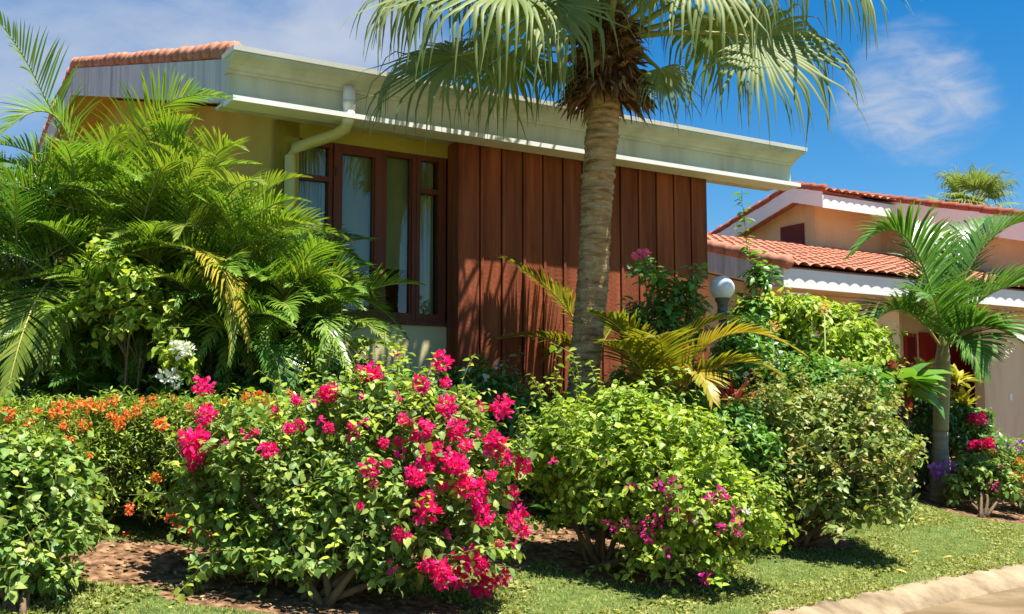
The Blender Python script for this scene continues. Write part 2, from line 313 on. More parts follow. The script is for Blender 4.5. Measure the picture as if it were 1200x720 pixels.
# bargeboard on the left rake and the roof itself
mb = MB(); U = lambda t, u, z: FH(t, -u, z)
mb.prism(U, [(-.10, 4.50), (8.1, 4.50 + PT * 8.2), (14.2, 4.50 + PT * 8.2 - .235 * 6.1), (14.2, 4.50 + PT * 8.2 - .235 * 6.1 + .44), (8.1, 4.94 + PT * 8.2), (-.10, 4.94)], TL, TL + .05)
part('bargeboard', mb, M['board'])
def tile_sheet(F, t0, t1, u0, u1, z0, slope, pitch=.23, row=.38, amp=.045, sub=8):
    nt_ = int((t1 - t0) / pitch * sub) + 1; t = np.linspace(t0, t1, nt_); V = []
    nr_ = max(2, int((u1 - u0) / row))
    for k in range(nr_):
        ua, ub = u0 + (u1 - u0) * k / nr_, u0 + (u1 - u0) * (k + 1) / nr_ + .02
        for u, lift in ((ua, .035), (ub, .0)):
            wv = amp * np.abs(np.sin(np.pi * (t - t0) / pitch)) ** .7
            jit_ = .006 * np.sin(17 * t + k * 3.1)
            V.append([F(tt, u, z0 + slope * (u - u0) + lift + w_ + j_) for tt, w_, j_ in zip(t, wv, jit_)])
    return np.array(V)
mb = MB(); mb.grid(tile_sheet(U, TL + .1, TR, -.15, 8.1, 4.955, PT, sub=6)); mb.grid(tile_sheet(lambda t, u, z: U(t, 16.2 - u, z), TL + .1, TR, 2.0, 8.1, 4.955 + PT * 8.25 - .235 * 6.1, .235, sub=6))
roof = part('roof', mb, M['tile'])
mb = MB(); mb.prism(U, [(-.1, 4.55), (8.1, 4.55 + PT * 8.2), (14.2, 4.55 + PT * 8.2 - 1.43), (14.2, 4.8 + PT * 8.2 - 1.43), (8.1, 4.93 + PT * 8.2), (-.1, 4.93)], TL + .052, TR - .02)
part('roof_deck', mb, M['ochre'])
mb = MB()
def cap_row(mb, F, t, u0, z0, u1, z1, r=.085, step=.30, up=.0):
    n = max(2, int(math.hypot(u1 - u0, z1 - z0) / step))
    for k in range(n):
        s0, s1 = k / n, (k + 1.28) / n
        p0 = A_(F(t, u0 + (u1 - u0) * s0, z0 + (z1 - z0) * s0 + .02)); p1 = A_(F(t, u0 + (u1 - u0) * s1, z0 + (z1 - z0) * s1 - .012))
        jr = rs.normal(0, .006, 3)
        mb.tube([p0 + jr, p1 + jr], [r * 1.1, r * .86], 12)
cap_row(mb, U, TL + .07, -.16, 5.0, 8.2, 5.0 + PT * 8.36, .088); cap_row(mb, U, TL + .07, 8.1, 5.0 + PT * 8.3, 14.2, 5.0 + PT * 8.3 - 1.43, .10)
part('verge_tiles', mb, M['tile'], roof, True)
# downspout: elbow under the cornice whitened for sunlight, then cream pipe to the wall corner and down
mb = MB(); mb.tube([FH(-2.13, .27, 4.80), FH(-2.13, .285, 4.72), FH(-2.13, .285, 4.50), FH(-2.13, .25, 4.44)], [.062] * 4, 16)
mb.tube([FH(-2.13, .285, 4.66), FH(-2.13, .285, 4.60)], .068, 16); mb.tube([FH(-2.13, .285, 4.55), FH(-2.13, .283, 4.50)], .068, 16)
part('downspout_elbow', mb, M['pipesunlit'], house, True)
mb = MB(); mb.tube([FH(-2.13, .26, 4.46), FH(-2.14, .21, 4.39), FH(-2.20, .13, 4.34), FH(-2.40, -.10, 4.27), FH(-2.53, -.165, 4.22), FH(-2.57, -.18, 4.12), FH(-2.57, -.18, 4.0), FH(-2.57, -.18, .8)], .060, 16)
mb.tube([FH(-2.57, -.18, 3.2), FH(-2.57, -.18, 3.14)], .068, 16)
part('downspout', mb, M['pipe'], house, True)
# windows
Z0, Z1 = 2.50, 4.352
wins = [(-2.497, -2.065, 'casement'), (-2.060, -1.500, 'door'), (-1.496, -1.075, 'fixed'), (-1.070, T0 - .002, 'casement')]
for i, (a0, a1, kind) in enumerate(wins):
    fo = -.27 if kind != 'door' else -.245; fi = fo - .09; mb = MB()
    sw = {'casement': .045, 'door': .085, 'fixed': .05}[kind]; bw = .085; tw = .055 if kind != 'door' else .10
    mb.box(FH, a0, a0 + sw, fi, fo, Z0 + .002, Z1 - .002); mb.box(FH, a1 - sw, a1, fi, fo, Z0 + .002, Z1 - .002)
    mb.box(FH, a0 + sw, a1 - sw, fi, fo - .002, Z0 + .002, Z0 + bw); mb.box(FH, a0 + sw, a1 - sw, fi, fo - .002, Z1 - tw, Z1 - .002)
    pn = [(a0 + sw, a1 - sw, Z0 + bw, Z1 - tw)]
    if kind == 'casement':
        zt = 3.93; mb.box(FH, a0 + sw, a1 - sw, fi, fo - .004, zt, zt + .055); pn = [(a0 + sw, a1 - sw, Z0 + bw, zt), (a0 + sw, a1 - sw, zt + .055, Z1 - tw)]
    if kind in ('door', 'fixed'):                     # sash bead round the glass
        for x0, x1, y0, y1 in ((a0 + sw, a0 + sw + .02, Z0 + bw, Z1 - tw), (a1 - sw - .02, a1 - sw, Z0 + bw, Z1 - tw)): mb.box(FH, x0, x1, fi + .02, fo - .02, y0, y1)
    if i == 3: mb.box(FH, a1 - sw - .045, a1 - sw, fi, fo - .006, Z0 + bw, Z1 - tw)
    wf = part('window', mb, M['frame'])
    if kind == 'door':
        mb = MB(); [mb.box(FH, a0 + .012, a0 + .03, fo - .001, fo + .012, z_, z_ + .09) for z_ in (2.8, 4.0)]; part('hinge', mb, M['seam'], wf)
    for x0, x1, y0, y1 in pn:
        mb = MB(); mb.add([FH(x0, fo - .05, y0), FH(x1, fo - .05, y0), FH(x1, fo - .05, y1), FH(x0, fo - .05, y1)], [(0, 1, 2, 3)]); mb.build('pane', M['glass'], wf)
    if kind == 'casement':                            # gathered curtain
        x0, x1 = (a0 + .06, a1 - .04) if i == 0 else (a0 + .04, a1 - .10)
        tt = np.linspace(x0, x1, 90); ph = np.cumsum(rs.uniform(.25, .75, 90)); V = []
        for zz in np.linspace(Z0 - .05, Z1 + .05, 14):
            k = 0 if i == 0 else .10 * (1 - abs(zz - 2.9) / 1.4)
            V.append([FH(t_ + k * (t_ - x1) * -.6, -.415 + .028 * math.sin(p_) + .012 * math.sin(2.3 * p_ + zz * 2), zz) for t_, p_ in zip(tt, ph)])
        mb = MB(); mb.grid(V); mb.build('curtain', M['curtain'], wf, True)
    else:                                             # roller blind, drawn most of the way
        zb = 3.16 if kind == 'door' else 3.10; V = [[FH(t_, -.375 + .004 * math.sin(t_ * 30), z_) for t_ in np.linspace(a0 + .03, a1 - .03, 20)] for z_ in (zb, zb + .4, Z1)]
        mb = MB(); mb.grid(V); mb.box(FH, a0 + .03, a1 - .03, -.385, -.365, zb - .03, zb - .002); mb.build('blind', M['blind'], wf)
mb = MB(); mb.box(FH, -2.50, T0, WB - .02, WB + .03, 2.455, 2.498); part('sill_ledge', mb, M['frame'])

# ------------------------------------------------------------------ the neighbour's house
nb = thing('neighbour_house', 'peach house with stepped red tile roofs and white eave boards beyond the garden', 'house', FN(4, 2, float(gz(*(A0 + RV * 4 + LV * 2)))))
def npart(name, mb, m, parent=nb, smooth=False): return recalc(mb.build(name, m, parent, smooth))
PN = .275
mb = MB(); mb.grid(tile_sheet(FN, 0.0, 16, -.085, 6.5, 4.20, PN, .30, .38, .06)); mb.prism(lambda t, u, z: FN(t, u, z), [(.02, 4.10), (6.5, 4.10 + PN * 6.5), (6.5, 4.20 + PN * 6.5), (.02, 4.20)], .05, 16)
lr = npart('lower_roof', mb, M['tile'])
mb = MB(); cap_row(mb, FN, .05, -.08, 4.25, 6.5, 4.25 + PN * 6.58, .12, .38); npart('verge_tiles', mb, M['tile'], lr, True)
mb = MB(); mb.prism(FN, [(.03, 3.80), (6.5, 3.80 + PN * 6.5), (6.5, 4.19 + PN * 6.5), (.03, 4.19)], 0, .048); npart('bargeboard', mb, M['board'])
mb = MB(); mb.box(FN, 0, 16, 0, .05, 3.82, 4.17); npart('eave_board', mb, M['white'])
mb = MB(); mb.box(FN, .06, 16, .06, .85, 3.86, 3.88); npart('soffit', mb, M['peach'])
g0 = -.3
mb = MB(); mb.prism(FN, [(.85, g0), (8, g0), (8, 5.4), (6.4, 5.4), (.85, 3.9)], .55, .85); mb.box(FN, .851, 4.19, .86, 1.1, g0, 3.85); mb.box(FN, 6.93, 16, .86, 1.1, g0, 3.85); npart('lower_wall', mb, M['beige'])
mb = MB(); mb.box(FN, .535, .549, .95, 2.0, g0, 3.95); npart('cream_wall_patch', mb, M['cream'])  # thin sheet giving this stretch of wall a lighter cream
mb = MB(); mb.box(FN, 4.0, 4.19, 1.101, 2.6, g0, 3.85); mb.box(FN, 4.191, 9.6, 2.4, 2.6, g0, 3.85); mb.box(FN, 9.4, 9.6, 1.101, 2.39, g0, 3.85); npart('porch_wall', mb, M['beige'])
mb = MB(); mb.box(FN, 6.75, 9.15, 2.34, 2.398, g0 + .9, 3.42, 0)
for a0 in (6.85, 7.98):
    for zz in (.85, 2.15): mb.box(FN, a0 + .12, a0 + .95, 2.325, 2.339, zz, zz + 1.05, 0)
dr = npart('door', mb, M['reddoor']); mb = MB(); mb.tube([FN(7.9, 2.33, 1.75), FN(7.9, 2.27, 1.75), FN(7.9, 2.27, 1.95), FN(7.9, 2.33, 1.95)], .015); npart('handle', mb, M['iron'], dr)
mb = MB(); mb.box(FN, 6.22, 6.62, 2.34, 2.397, 1.3, 3.38); wd = npart('window', mb, M['reddoor']); mb = MB(); mb.box(FN, 6.29, 6.55, 2.330, 2.339, 1.4, 3.30); npart('shutter', mb, M['darkred'], wd)
mb = MB(); mb.box(FN, 7.80, 7.90, .845, .858, 1.84, 1.99); npart('switch_plate', mb, M['white'])
# upper storey
T2, U2 = 7.35, 5.75
gable = [(U2 - .02, 6.97), (6.8, 7.27), (12.8, 7.27 - 1.74), (12.8, 7.69 - 1.74), (6.8, 7.70), (U2 - .02, 7.40)]
mb = MB(); mb.prism(FN, gable, T2, T2 + .05); npart('bargeboard', mb, M['white'])
mb = MB(); mb.prism(FN, [(U2 + .06, 7.12), (6.8, 7.42), (12.8, 5.68), (12.8, 5.90), (6.8, 7.66), (U2 + .06, 7.36)], T2 + .052, 10.9)
mb.grid(tile_sheet(FN, T2 + .06, 10.9, U2 - .13, 6.8, 7.38, .286, .30, .38, .06)); ur = npart('upper_roof', mb, M['tile'])
mb = MB(); cap_row(mb, FN, T2 + .05, U2 - .1, 7.44, 6.85, 7.76, .10, .4); cap_row(mb, FN, T2 + .05, 6.8, 7.75, 12.8, 6.02, .10, .4); npart('verge_tiles', mb, M['tiledark'], ur, True)
mb = MB(); mb.box(FN, T2 - .005, 10.4, U2 - .05, U2 - .021, 6.95, 7.30); npart('eave_board', mb, M['white'])
mb = MB(); mb.prism(FN, [(6.5, 5.2), (12, 5.2), (12, 5.9), (6.8, 7.41), (6.5, 7.31)], 7.9, 8.1); mb.box(FN, 8.101, 10.9, 6.501, 6.7, 5.2, 7.28); npart('upper_wall', mb, M['peach'])
mb = MB(); mb.prism(FN, [(U2 + .05, 7.06), (6.5, 7.27), (6.5, 7.30), (U2 + .05, 7.09)], T2 + .06, 10.6); npart('soffit', mb, M['peach'])
mb = MB(); mb.box(FN, 7.85, 7.898, 6.88, 7.73, 6.0, 6.76); wd = npart('window', mb, M['darkred']); mb = MB()
for k in range(9): mb.box(FN, 7.838, 7.849, 6.93, 7.68, 6.05 + k * .076, 6.10 + k * .076)
npart('shutter', mb, M['darkred'], wd)
# projecting wing on the right
TW = 10.2; wz = lambda u: 7.47 + (u - 5.74) * .268
mb = MB(); mb.prism(FN, [(.6, wz(.6) - .66), (9.5, wz(9.5) - .66), (9.5, wz(9.5) - .06), (.6, wz(.6) - .06)], TW, TW + .05); npart('bargeboard', mb, M['white'])
mb = MB(); mb.prism(FN, [(.6, wz(.6) - .30), (9.5, wz(9.5) - .30), (9.5, wz(9.5) - .07), (.6, wz(.6) - .07)], TW + .052, 19); mb.grid(tile_sheet(FN, TW + .06, 19, .55, 9.5, wz(.55) - .04, .268)); wr = npart('wing_roof', mb, M['tile'])
mb = MB(); cap_row(mb, FN, TW + .05, .5, wz(.5) + .0, 9.5, wz(9.5), .10, .42); npart('verge_tiles', mb, M['tiledark'], wr, True)
mb = MB(); mb.prism(FN, [(1.3, 4.0), (9.4, 4.0), (9.4, wz(9.4) - .31), (1.3, wz(1.3) - .31)], TW + .62, TW + .85); mb.box(FN, TW + .86, 19, 1.3, 1.5, 4.0, wz(1.3) - .31); npart('wing_wall', mb, M['peach'])
mb = MB(); mb.prism(FN, [(.75, wz(.75) - .345), (9.4, wz(9.4) - .345), (9.4, wz(9.4) - .305), (.75, wz(.75) - .305)], TW + .055, TW + .61); npart('soffit', mb, M['white'])

# ------------------------------------------------------------------ lamp
lb = foot(849, 11.4); lamp = thing('garden_lamp', 'white globe lamp on a green grey post beside the hibiscus', 'lamp', lb); top = P(848, 338, 11.4)
gc = A_([lb[0], lb[1], top[2]]); R_ = .128
mb = MB(); mb.lathe(lb, [(.11, 0), (.11, .06), (.07, .10), (.055, .2), (.048, gc[2] - lb[2] - .55), (.05, gc[2] - lb[2] - .48), (.072, gc[2] - lb[2] - .46), (.072, gc[2] - lb[2] - .44), (.046, gc[2] - lb[2] - .42), (.044, gc[2] - lb[2] - .31)], 20); mb.build('post', M['iron'], lamp, True)
mb = MB(); mb.lathe(gc, [(.044, -.312), (.062, -.30), (.09, -.285), (.09, -.27), (.058, -.255), (.052, -.20), (.058, -.15), (.076, -.13), (.078, -.095), (.05, -.09)], 20); mb.build('collar', M['iron'], lamp, True)
mb = MB(); th = np.linspace(-1.35, math.pi / 2, 22); mb.lathe(gc, [(R_ * math.cos(a), R_ * math.sin(a)) for a in th[:-1]] + [(.002, R_)], 32); mb.build('globe', M['globe'], lamp, True)

# ------------------------------------------------------------------ leaf materials
LM = {
 'boug': leaf_mat('bougainvillea_leaf', [(0.1, 0.179, 0.037), (0.166, 0.283, 0.058), (0.265, 0.378, 0.084), (0.374, 0.44, 0.092)], .32, .42),
 'lime': leaf_mat('lime_leaf', [(0.172, 0.288, 0.034), (0.262, 0.394, 0.046), (0.383, 0.499, 0.061), (0.463, 0.538, 0.084)], .36, .45),
 'olive': leaf_mat('olive_leaf', [(0.13, 0.22, 0.05), (0.21, 0.31, 0.07), (0.29, 0.35, 0.08), (0.36, 0.34, 0.1)], .30, .42),
 'copper': leaf_mat('copper_young_leaf', [(0.26, 0.3, 0.06), (0.33, 0.3, 0.08), (0.38, 0.27, 0.1)], .34, .4),
 'ixora': leaf_mat('ixora_leaf', [(0.079, 0.155, 0.027), (0.158, 0.263, 0.04), (0.289, 0.4, 0.05), (0.42, 0.475, 0.06)], .28, .38),
 'dark': leaf_mat('dark_glossy_leaf', [(0.03, 0.095, 0.021), (0.06, 0.156, 0.03), (0.1, 0.218, 0.043)], .22, .3, .5),
 'bright': leaf_mat('bright_leaf', [(0.122, 0.232, 0.025), (0.203, 0.333, 0.037), (0.293, 0.403, 0.056)], .36, .42),
 'mid': leaf_mat('mid_green_leaf', [(0.075, 0.202, 0.034), (0.138, 0.309, 0.048), (0.224, 0.404, 0.077)], .3, .35, .5),
 'pink': leaf_mat('magenta_bract', [(.80, .008, .10), (.86, .014, .15), (.88, .02, .22), (.80, .02, .30), (.88, .10, .26)], .38, .6, .2, (1.1, .9, 1.1)),
 'mauve': leaf_mat('mauve_bract', [(.72, .03, .30), (.78, .05, .38), (.74, .02, .20)], .38, .6, .2, (1.1, .9, 1.1)),
 'lilac': leaf_mat('lilac_petal', [(.48, .13, .58), (.58, .22, .66), (.52, .10, .55)], .35, .6, .2, (1, 1, 1)),
 'white': leaf_mat('white_petal', [(.72, .74, .62), (.80, .82, .74)], .35, .6, .2, (1, 1, .9)),
 'orange': leaf_mat('orange_petal', [(0.84, 0.24, 0.05), (0.86, 0.32, 0.07), (0.84, 0.17, 0.04)], .3, .6, .2, (1.1, .9, .6)),
 'coral': leaf_mat('coral_petal', [(0.84, 0.17, 0.07), (0.86, 0.25, 0.09)], .3, .6, .2, (1.1, .9, .6)),
 'rose': leaf_mat('rose_petal', [(.82, .10, .24), (.86, .18, .32)], .35, .5, .2, (1, .9, .9)),
 'red': leaf_mat('red_leaf', [(.22, .02, .018), (.36, .05, .03), (.42, .13, .08)], .25, .4, .4, (1.2, .8, .8)),
 'yellow': leaf_mat('yellow_croton_leaf', [(.36, .34, .04), (.48, .42, .05), (.26, .30, .04)], .3, .4),
 'grass': leaf_mat('grass_blade', [(0.149, 0.19, 0.04), (0.23, 0.27, 0.063), (0.31, 0.322, 0.098), (0.391, 0.368, 0.138)], .3, .6, .2),
 'blade': leaf_mat('variegated_blade', [(.10, .16, .05), (.26, .30, .10), (.34, .36, .13)], .2, .4),
}
FM = {   # palm leaflets
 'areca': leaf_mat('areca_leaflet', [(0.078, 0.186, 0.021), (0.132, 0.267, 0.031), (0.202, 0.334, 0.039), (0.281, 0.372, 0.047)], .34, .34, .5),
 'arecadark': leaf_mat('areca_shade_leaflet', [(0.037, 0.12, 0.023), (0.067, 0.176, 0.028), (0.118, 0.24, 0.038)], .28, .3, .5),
 'arecayellow': leaf_mat('areca_yellow_leaflet', [(0.375, 0.312, 0.037), (0.525, 0.388, 0.037), (0.325, 0.338, 0.044)], .34, .4, .4),
 'arecalime': leaf_mat('areca_lime_leaflet', [(0.148, 0.236, 0.028), (0.218, 0.304, 0.037), (0.277, 0.326, 0.055)], .36, .36, .5),
 'coco': leaf_mat('coconut_leaflet', [(0.126, 0.18, 0.019), (0.214, 0.228, 0.024), (0.353, 0.3, 0.029)], .34, .38),
 'cocoyellow': leaf_mat('coconut_yellow_leaflet', [(.32, .27, .03), (.46, .33, .035), (.24, .24, .03)], .34, .4),
 'xmas': leaf_mat('christmas_palm_leaflet', [(0.059, 0.161, 0.029), (0.101, 0.233, 0.039), (0.161, 0.306, 0.052)], .28, .32, .5),
 'fan': leaf_mat('fan_palm_segment', [(0.134, 0.203, 0.06), (0.205, 0.27, 0.084), (0.283, 0.323, 0.114)], .36, .5, .25),
 'fandark': leaf_mat('fan_palm_dark_segment', [(0.106, 0.193, 0.047), (0.168, 0.252, 0.067), (0.282, 0.302, 0.067)], .36, .5, .25),  # darker green than the other fans, for lower and rear ones
}
RM = {'green': surf('rachis_green', [(.20, .24, .06), (.28, .30, .09)], rough=.5), 'yellow': surf('rachis_yellow', [(.42, .34, .08), (.5, .40, .12)], rough=.5),
      'stem': surf('areca_stem', [(.20, .22, .09), (.33, .30, .14)], (3, 3, 30), rough=.6)}

# ------------------------------------------------------------------ leaves and shrubs
def tmpl(half, k):                        # half outline [(x, y)], midrib droop k
    L = [(0, 0, 0)]; n = len(half)
    mid = [(0, y, -k * y * y) for _, y in half]; lf = [(-x, y + .03, .25 * x - k * y * y) for x, y in half]; rt = [(x, y + .03, .25 * x - k * y * y) for x, y in half]
    V = [(0, 0, 0)] + mid + lf + rt + [(0, 1, -k)]; m = lambda i: 1 + i; l = lambda i: 1 + n + i; r = lambda i: 1 + 2 * n + i; tip = 1 + 3 * n
    F = [(0, m(0), l(0)), (0, r(0), m(0))]
    for i in range(n - 1): F += [(m(i), m(i + 1), l(i)), (m(i + 1), l(i + 1), l(i)), (m(i), r(i), m(i + 1)), (m(i + 1), r(i), r(i + 1))]
    F += [(m(n - 1), tip, l(n - 1)), (m(n - 1), r(n - 1), tip)]
    return A_(V, float), A_(F, int)
TP = {'heart': tmpl([(.36, .20), (.30, .58)], .18), 'ovate': tmpl([(.25, .28), (.20, .66)], .2), 'lance': tmpl([(.14, .35), (.11, .7)], .25),
      'bract': tmpl([(.34, .25), (.34, .62)], -.25), 'big': tmpl([(.26, .2), (.30, .45), (.17, .78)], .35), 'strap': tmpl([(.05, .3), (.045, .7)], .35), 'petal': tmpl([(.30, .35), (.42, .72)], .15)}
def leaves(pos, axis, nor, ln, kind):
    V0, F0 = TP[kind]; axis = nrm(axis); nor = nrm(nor - (nor * axis).sum(-1, keepdims=True) * axis); side = np.cross(axis, nor)
    L = np.broadcast_to(ln, (len(pos),))[:, None, None]
    V = pos[:, None] + L * (V0[None, :, 0:1] * side[:, None] + V0[None, :, 1:2] * axis[:, None] + V0[None, :, 2:3] * nor[:, None])
    F = (F0[None] + (np.arange(len(pos)) * len(V0))[:, None, None]).reshape(-1, 3)
    return V.reshape(-1, 3), F
def rnd_dir(rg, n): return nrm(rg.normal(size=(n, 3)))
def twig_geo(rg, S, D, ln, nl, leaf, kind, droop=.25, spread=.85, petiole=.25, nup=.8):
    n = len(S); D = nrm(D); ln = np.broadcast_to(ln, (n,)); k = np.arange(nl); s = (k + .6) / nl; dn = A_([0, 0, -1.0])
    pt = lambda s_: S[:, None] + D[:, None] * (ln[:, None] * s_[None])[..., None] + dn * (droop * ln[:, None] * s_[None] ** 2)[..., None]
    base = pt(s); ref = rnd_dir(rg, n); a = nrm(np.cross(D, ref)); b = np.cross(D, a); ph = rg.uniform(0, 6.28, n)[:, None] + k[None] * 2.4
    rad = np.cos(ph)[..., None] * a[:, None] + np.sin(ph)[..., None] * b[:, None]
    ax = nrm(D[:, None] * (1 - spread) + rad * spread + dn * droop * .8 + rg.normal(0, .18, (n, nl, 3)))
    no = A_([0, 0, 1.0]) * nup + rad * .25 + D[:, None] * .35 + rg.normal(0, .33, (n, nl, 3))
    L = leaf * rg.uniform(.5, 1.2, (n, nl)) * np.where(s > .8, .75, 1.0)[None]
    pos = base + ax * (L * petiole * .5)[..., None]
    V, F = leaves(pos.reshape(-1, 3), ax.reshape(-1, 3), no.reshape(-1, 3), L.ravel(), kind)
    q = pt(np.linspace(0, 1, 4)); r = (.0022 + .002 * np.linspace(1, 0, 4))[None, :, None]     # twig: a 3 sided prism
    T = []
    for c in range(3): th = 2.094 * c; T.append(q + r * (math.cos(th) * a[:, None] + math.sin(th) * b[:, None]))
    T = np.stack(T, 2).reshape(-1, 3); tf = [(i * 3 + c, i * 3 + (c + 1) % 3, (i + 1) * 3 + (c + 1) % 3, (i + 1) * 3 + c) for i in range(3) for c in range(3)]
    TF = (A_(tf)[None] + (np.arange(n) * 12)[:, None, None]).reshape(-1, 4)
    return V, F, T, TF
def lobe(px, py, rx, ry, d, rd):           # lobe seen at px, py with pixel radii rx, ry, standing d metres away
    s = d / FPX; return (P(px, py, d), A_([rx * s, rd, ry * s]))
def cat(parts):
    V = []; F = []; n = 0
    for v, f in parts: V.append(v); F.append(f + n); n += len(v)
    return np.concatenate(V), np.concatenate(F)
def shrub(name, label, catg, base, lobes, n, leaf, kind, mat, seed=1, nl=8, tw=(.14, .30), droop=.25, up=.45, shoots=0, shell=.55, group=None, main=None, paths=None, spread=.85, stem_r=.022, gap=.08, barkm=None, rough=.16, new=None, shl=(.2, .46), roots=False):
    rg = np.random.default_rng(seed); root = thing(name, label, catg, base, group)
    w_ = A_([(r[0] * r[2] + r[0] * r[1] + r[1] * r[2]) for _, r in lobes]); w_ = w_ / w_.sum(); S = []; D = []
    ids = rg.choice(len(lobes), n * 2, p=w_); u = rnd_dir(rg, n * 2); u[:, 2] = np.where(u[:, 2] < -.45, -u[:, 2], u[:, 2]); rr = shell + (1.0 - shell) * rg.random(n * 2) ** .6
    rr *= 1 + rough * (np.sin(u[:, 0] * 5 + ids * 1.7) * np.cos(u[:, 2] * 4 + 2 * ids) + .6 * np.sin(u[:, 1] * 9 + ids) * np.sin(u[:, 0] * 8 + 3 * ids))
    Cc = A_([c for c, _ in lobes]); Rr = A_([r for _, r in lobes]); pts = Cc[ids] + u * Rr[ids] * rr[:, None]
    keep = pts[:, 2] > gz(pts[:, 0], pts[:, 1]) + gap
    for c, r in lobes: keep &= (((pts - c) / r) ** 2).sum(-1) > .22
    pts = pts[keep][:n]; dirs = (u / Rr[ids])[keep][:n]; dirs = nrm(nrm(dirs) * .75 + A_([0, 0, up]) + rg.normal(0, .35, (len(pts), 3)))
    lens = rg.uniform(*tw, len(pts)); geo = [twig_geo(rg, pts - dirs * lens[:, None] * .55, dirs, lens, nl, leaf, kind, droop, spread)]
    if shoots:                             # longer new shoots that break the outline
        i = rg.choice(len(pts), shoots); dd = nrm(dirs[i] + A_([0, 0, .55])); geo.append(twig_geo(rg, pts[i], dd, rg.uniform(*shl, shoots), nl + 3, leaf * .85, kind, droop * .8, spread))
        if new:
            V, F, T, TF = geo.pop(); link_mesh('new_growth', V, F, new, root); geo.append((np.zeros((0, 3)), np.zeros((0, 3), int), T, TF))
    for path in (paths or []):
        path = np.asarray(path); sg = np.diff(path, axis=0); geo.append(twig_geo(rg, path[:-1], sg, np.linalg.norm(sg, axis=1), 7, leaf, kind, .05, .9))
    V, F = cat([(g[0], g[1]) for g in geo]); link_mesh('foliage', V, F, mat, root)
    V, F = cat([(g[2], g[3]) for g in geo]); link_mesh('twigs', V, F, M['twig'], root, True)
    mb = MB(); base = A_(base, float)
    for j in range(main or max(4, len(lobes) * 2)):
        c, r = lobes[j % len(lobes)]; tgt = c + rg.uniform(-.55, .55, 3) * r + A_([0, 0, -.1]); b_ = A_([c[0], c[1], float(gz(c[0], c[1]))]) if roots else base; o_ = b_ + A_([rg.normal(0, .05), rg.normal(0, .05), -.03])
        md = o_ * .5 + tgt * .5 + rg.normal(0, .08, 3) + A_([0, 0, .12]); s = np.linspace(0, 1, 7)[:, None]
        pth = (1 - s) ** 2 * o_ + 2 * s * (1 - s) * md + s * s * tgt; mb.tube(pth, np.linspace(stem_r, stem_r * .35, 7), 6)
        for _ in range(3):
            i = rg.integers(len(pts)); st = pth[rg.integers(3, 6)]; e = pts[i]
            if np.linalg.norm(e - st) < .9: mb.tube([st, st * .5 + e * .5 + rg.normal(0, .04, 3), e], [stem_r * .4, stem_r * .3, .004], 5)
    mb.build('stems', barkm or M['bark'], root, True)
    root['_lobes'] = 0; del root['_lobes']
    return root, lobes
def hit_lobes(px, py, lobes, k=1.03):      # the point of a shrub's surface seen at px, py
    r = ray(px, py); o = A_([0, 0, EYE]); best = None
    for c, rad in lobes:
        rad = rad * k; d = r / rad; e = (o - c) / rad; a, b, cc = d @ d, 2 * d @ e, e @ e - 1; disc = b * b - 4 * a * cc
        if disc > 0:
            t = (-b - math.sqrt(disc)) / (2 * a)
            if best is None or t < best: best = t
    if best is None:
        c = min(lobes, key=lambda L: np.linalg.norm(np.cross(L[0] - o, r / np.linalg.norm(r))))[0]; best = (c - o)[1] / r[1]
    return o + r * best
def cluster_mesh(name, seed, R, n, size, kind, mat, squash=1.0):
    rg = np.random.default_rng(seed); u = rnd_dir(rg, n); pos = u * R * rg.uniform(.35, 1, (n, 1)) * A_([1, 1, squash]); pos += rg.normal(0, R * .2, (1, 3))
    V, F = leaves(pos, u + rg.normal(0, .7, (n, 3)), u * .6 + rg.normal(0, .6, (n, 3)), size * rg.uniform(.75, 1.2, n), kind)
    me = bpy.data.meshes.new(name); me.from_pydata(V.tolist(), [], F.tolist()); me.materials.append(mat); return me
def bloom(mesh, name, p, parent, s=1.0, rg=np.random.default_rng(77)):
    o = bpy.data.objects.new(name, mesh); COL.objects.link(o); o.parent = parent; o.location = Vector(p) - parent.location
    o.rotation_euler = tuple(rg.uniform(0, 6.28, 3)); sc = s * rg.uniform(.9, 1.1, 3); o.scale = tuple(sc); return o

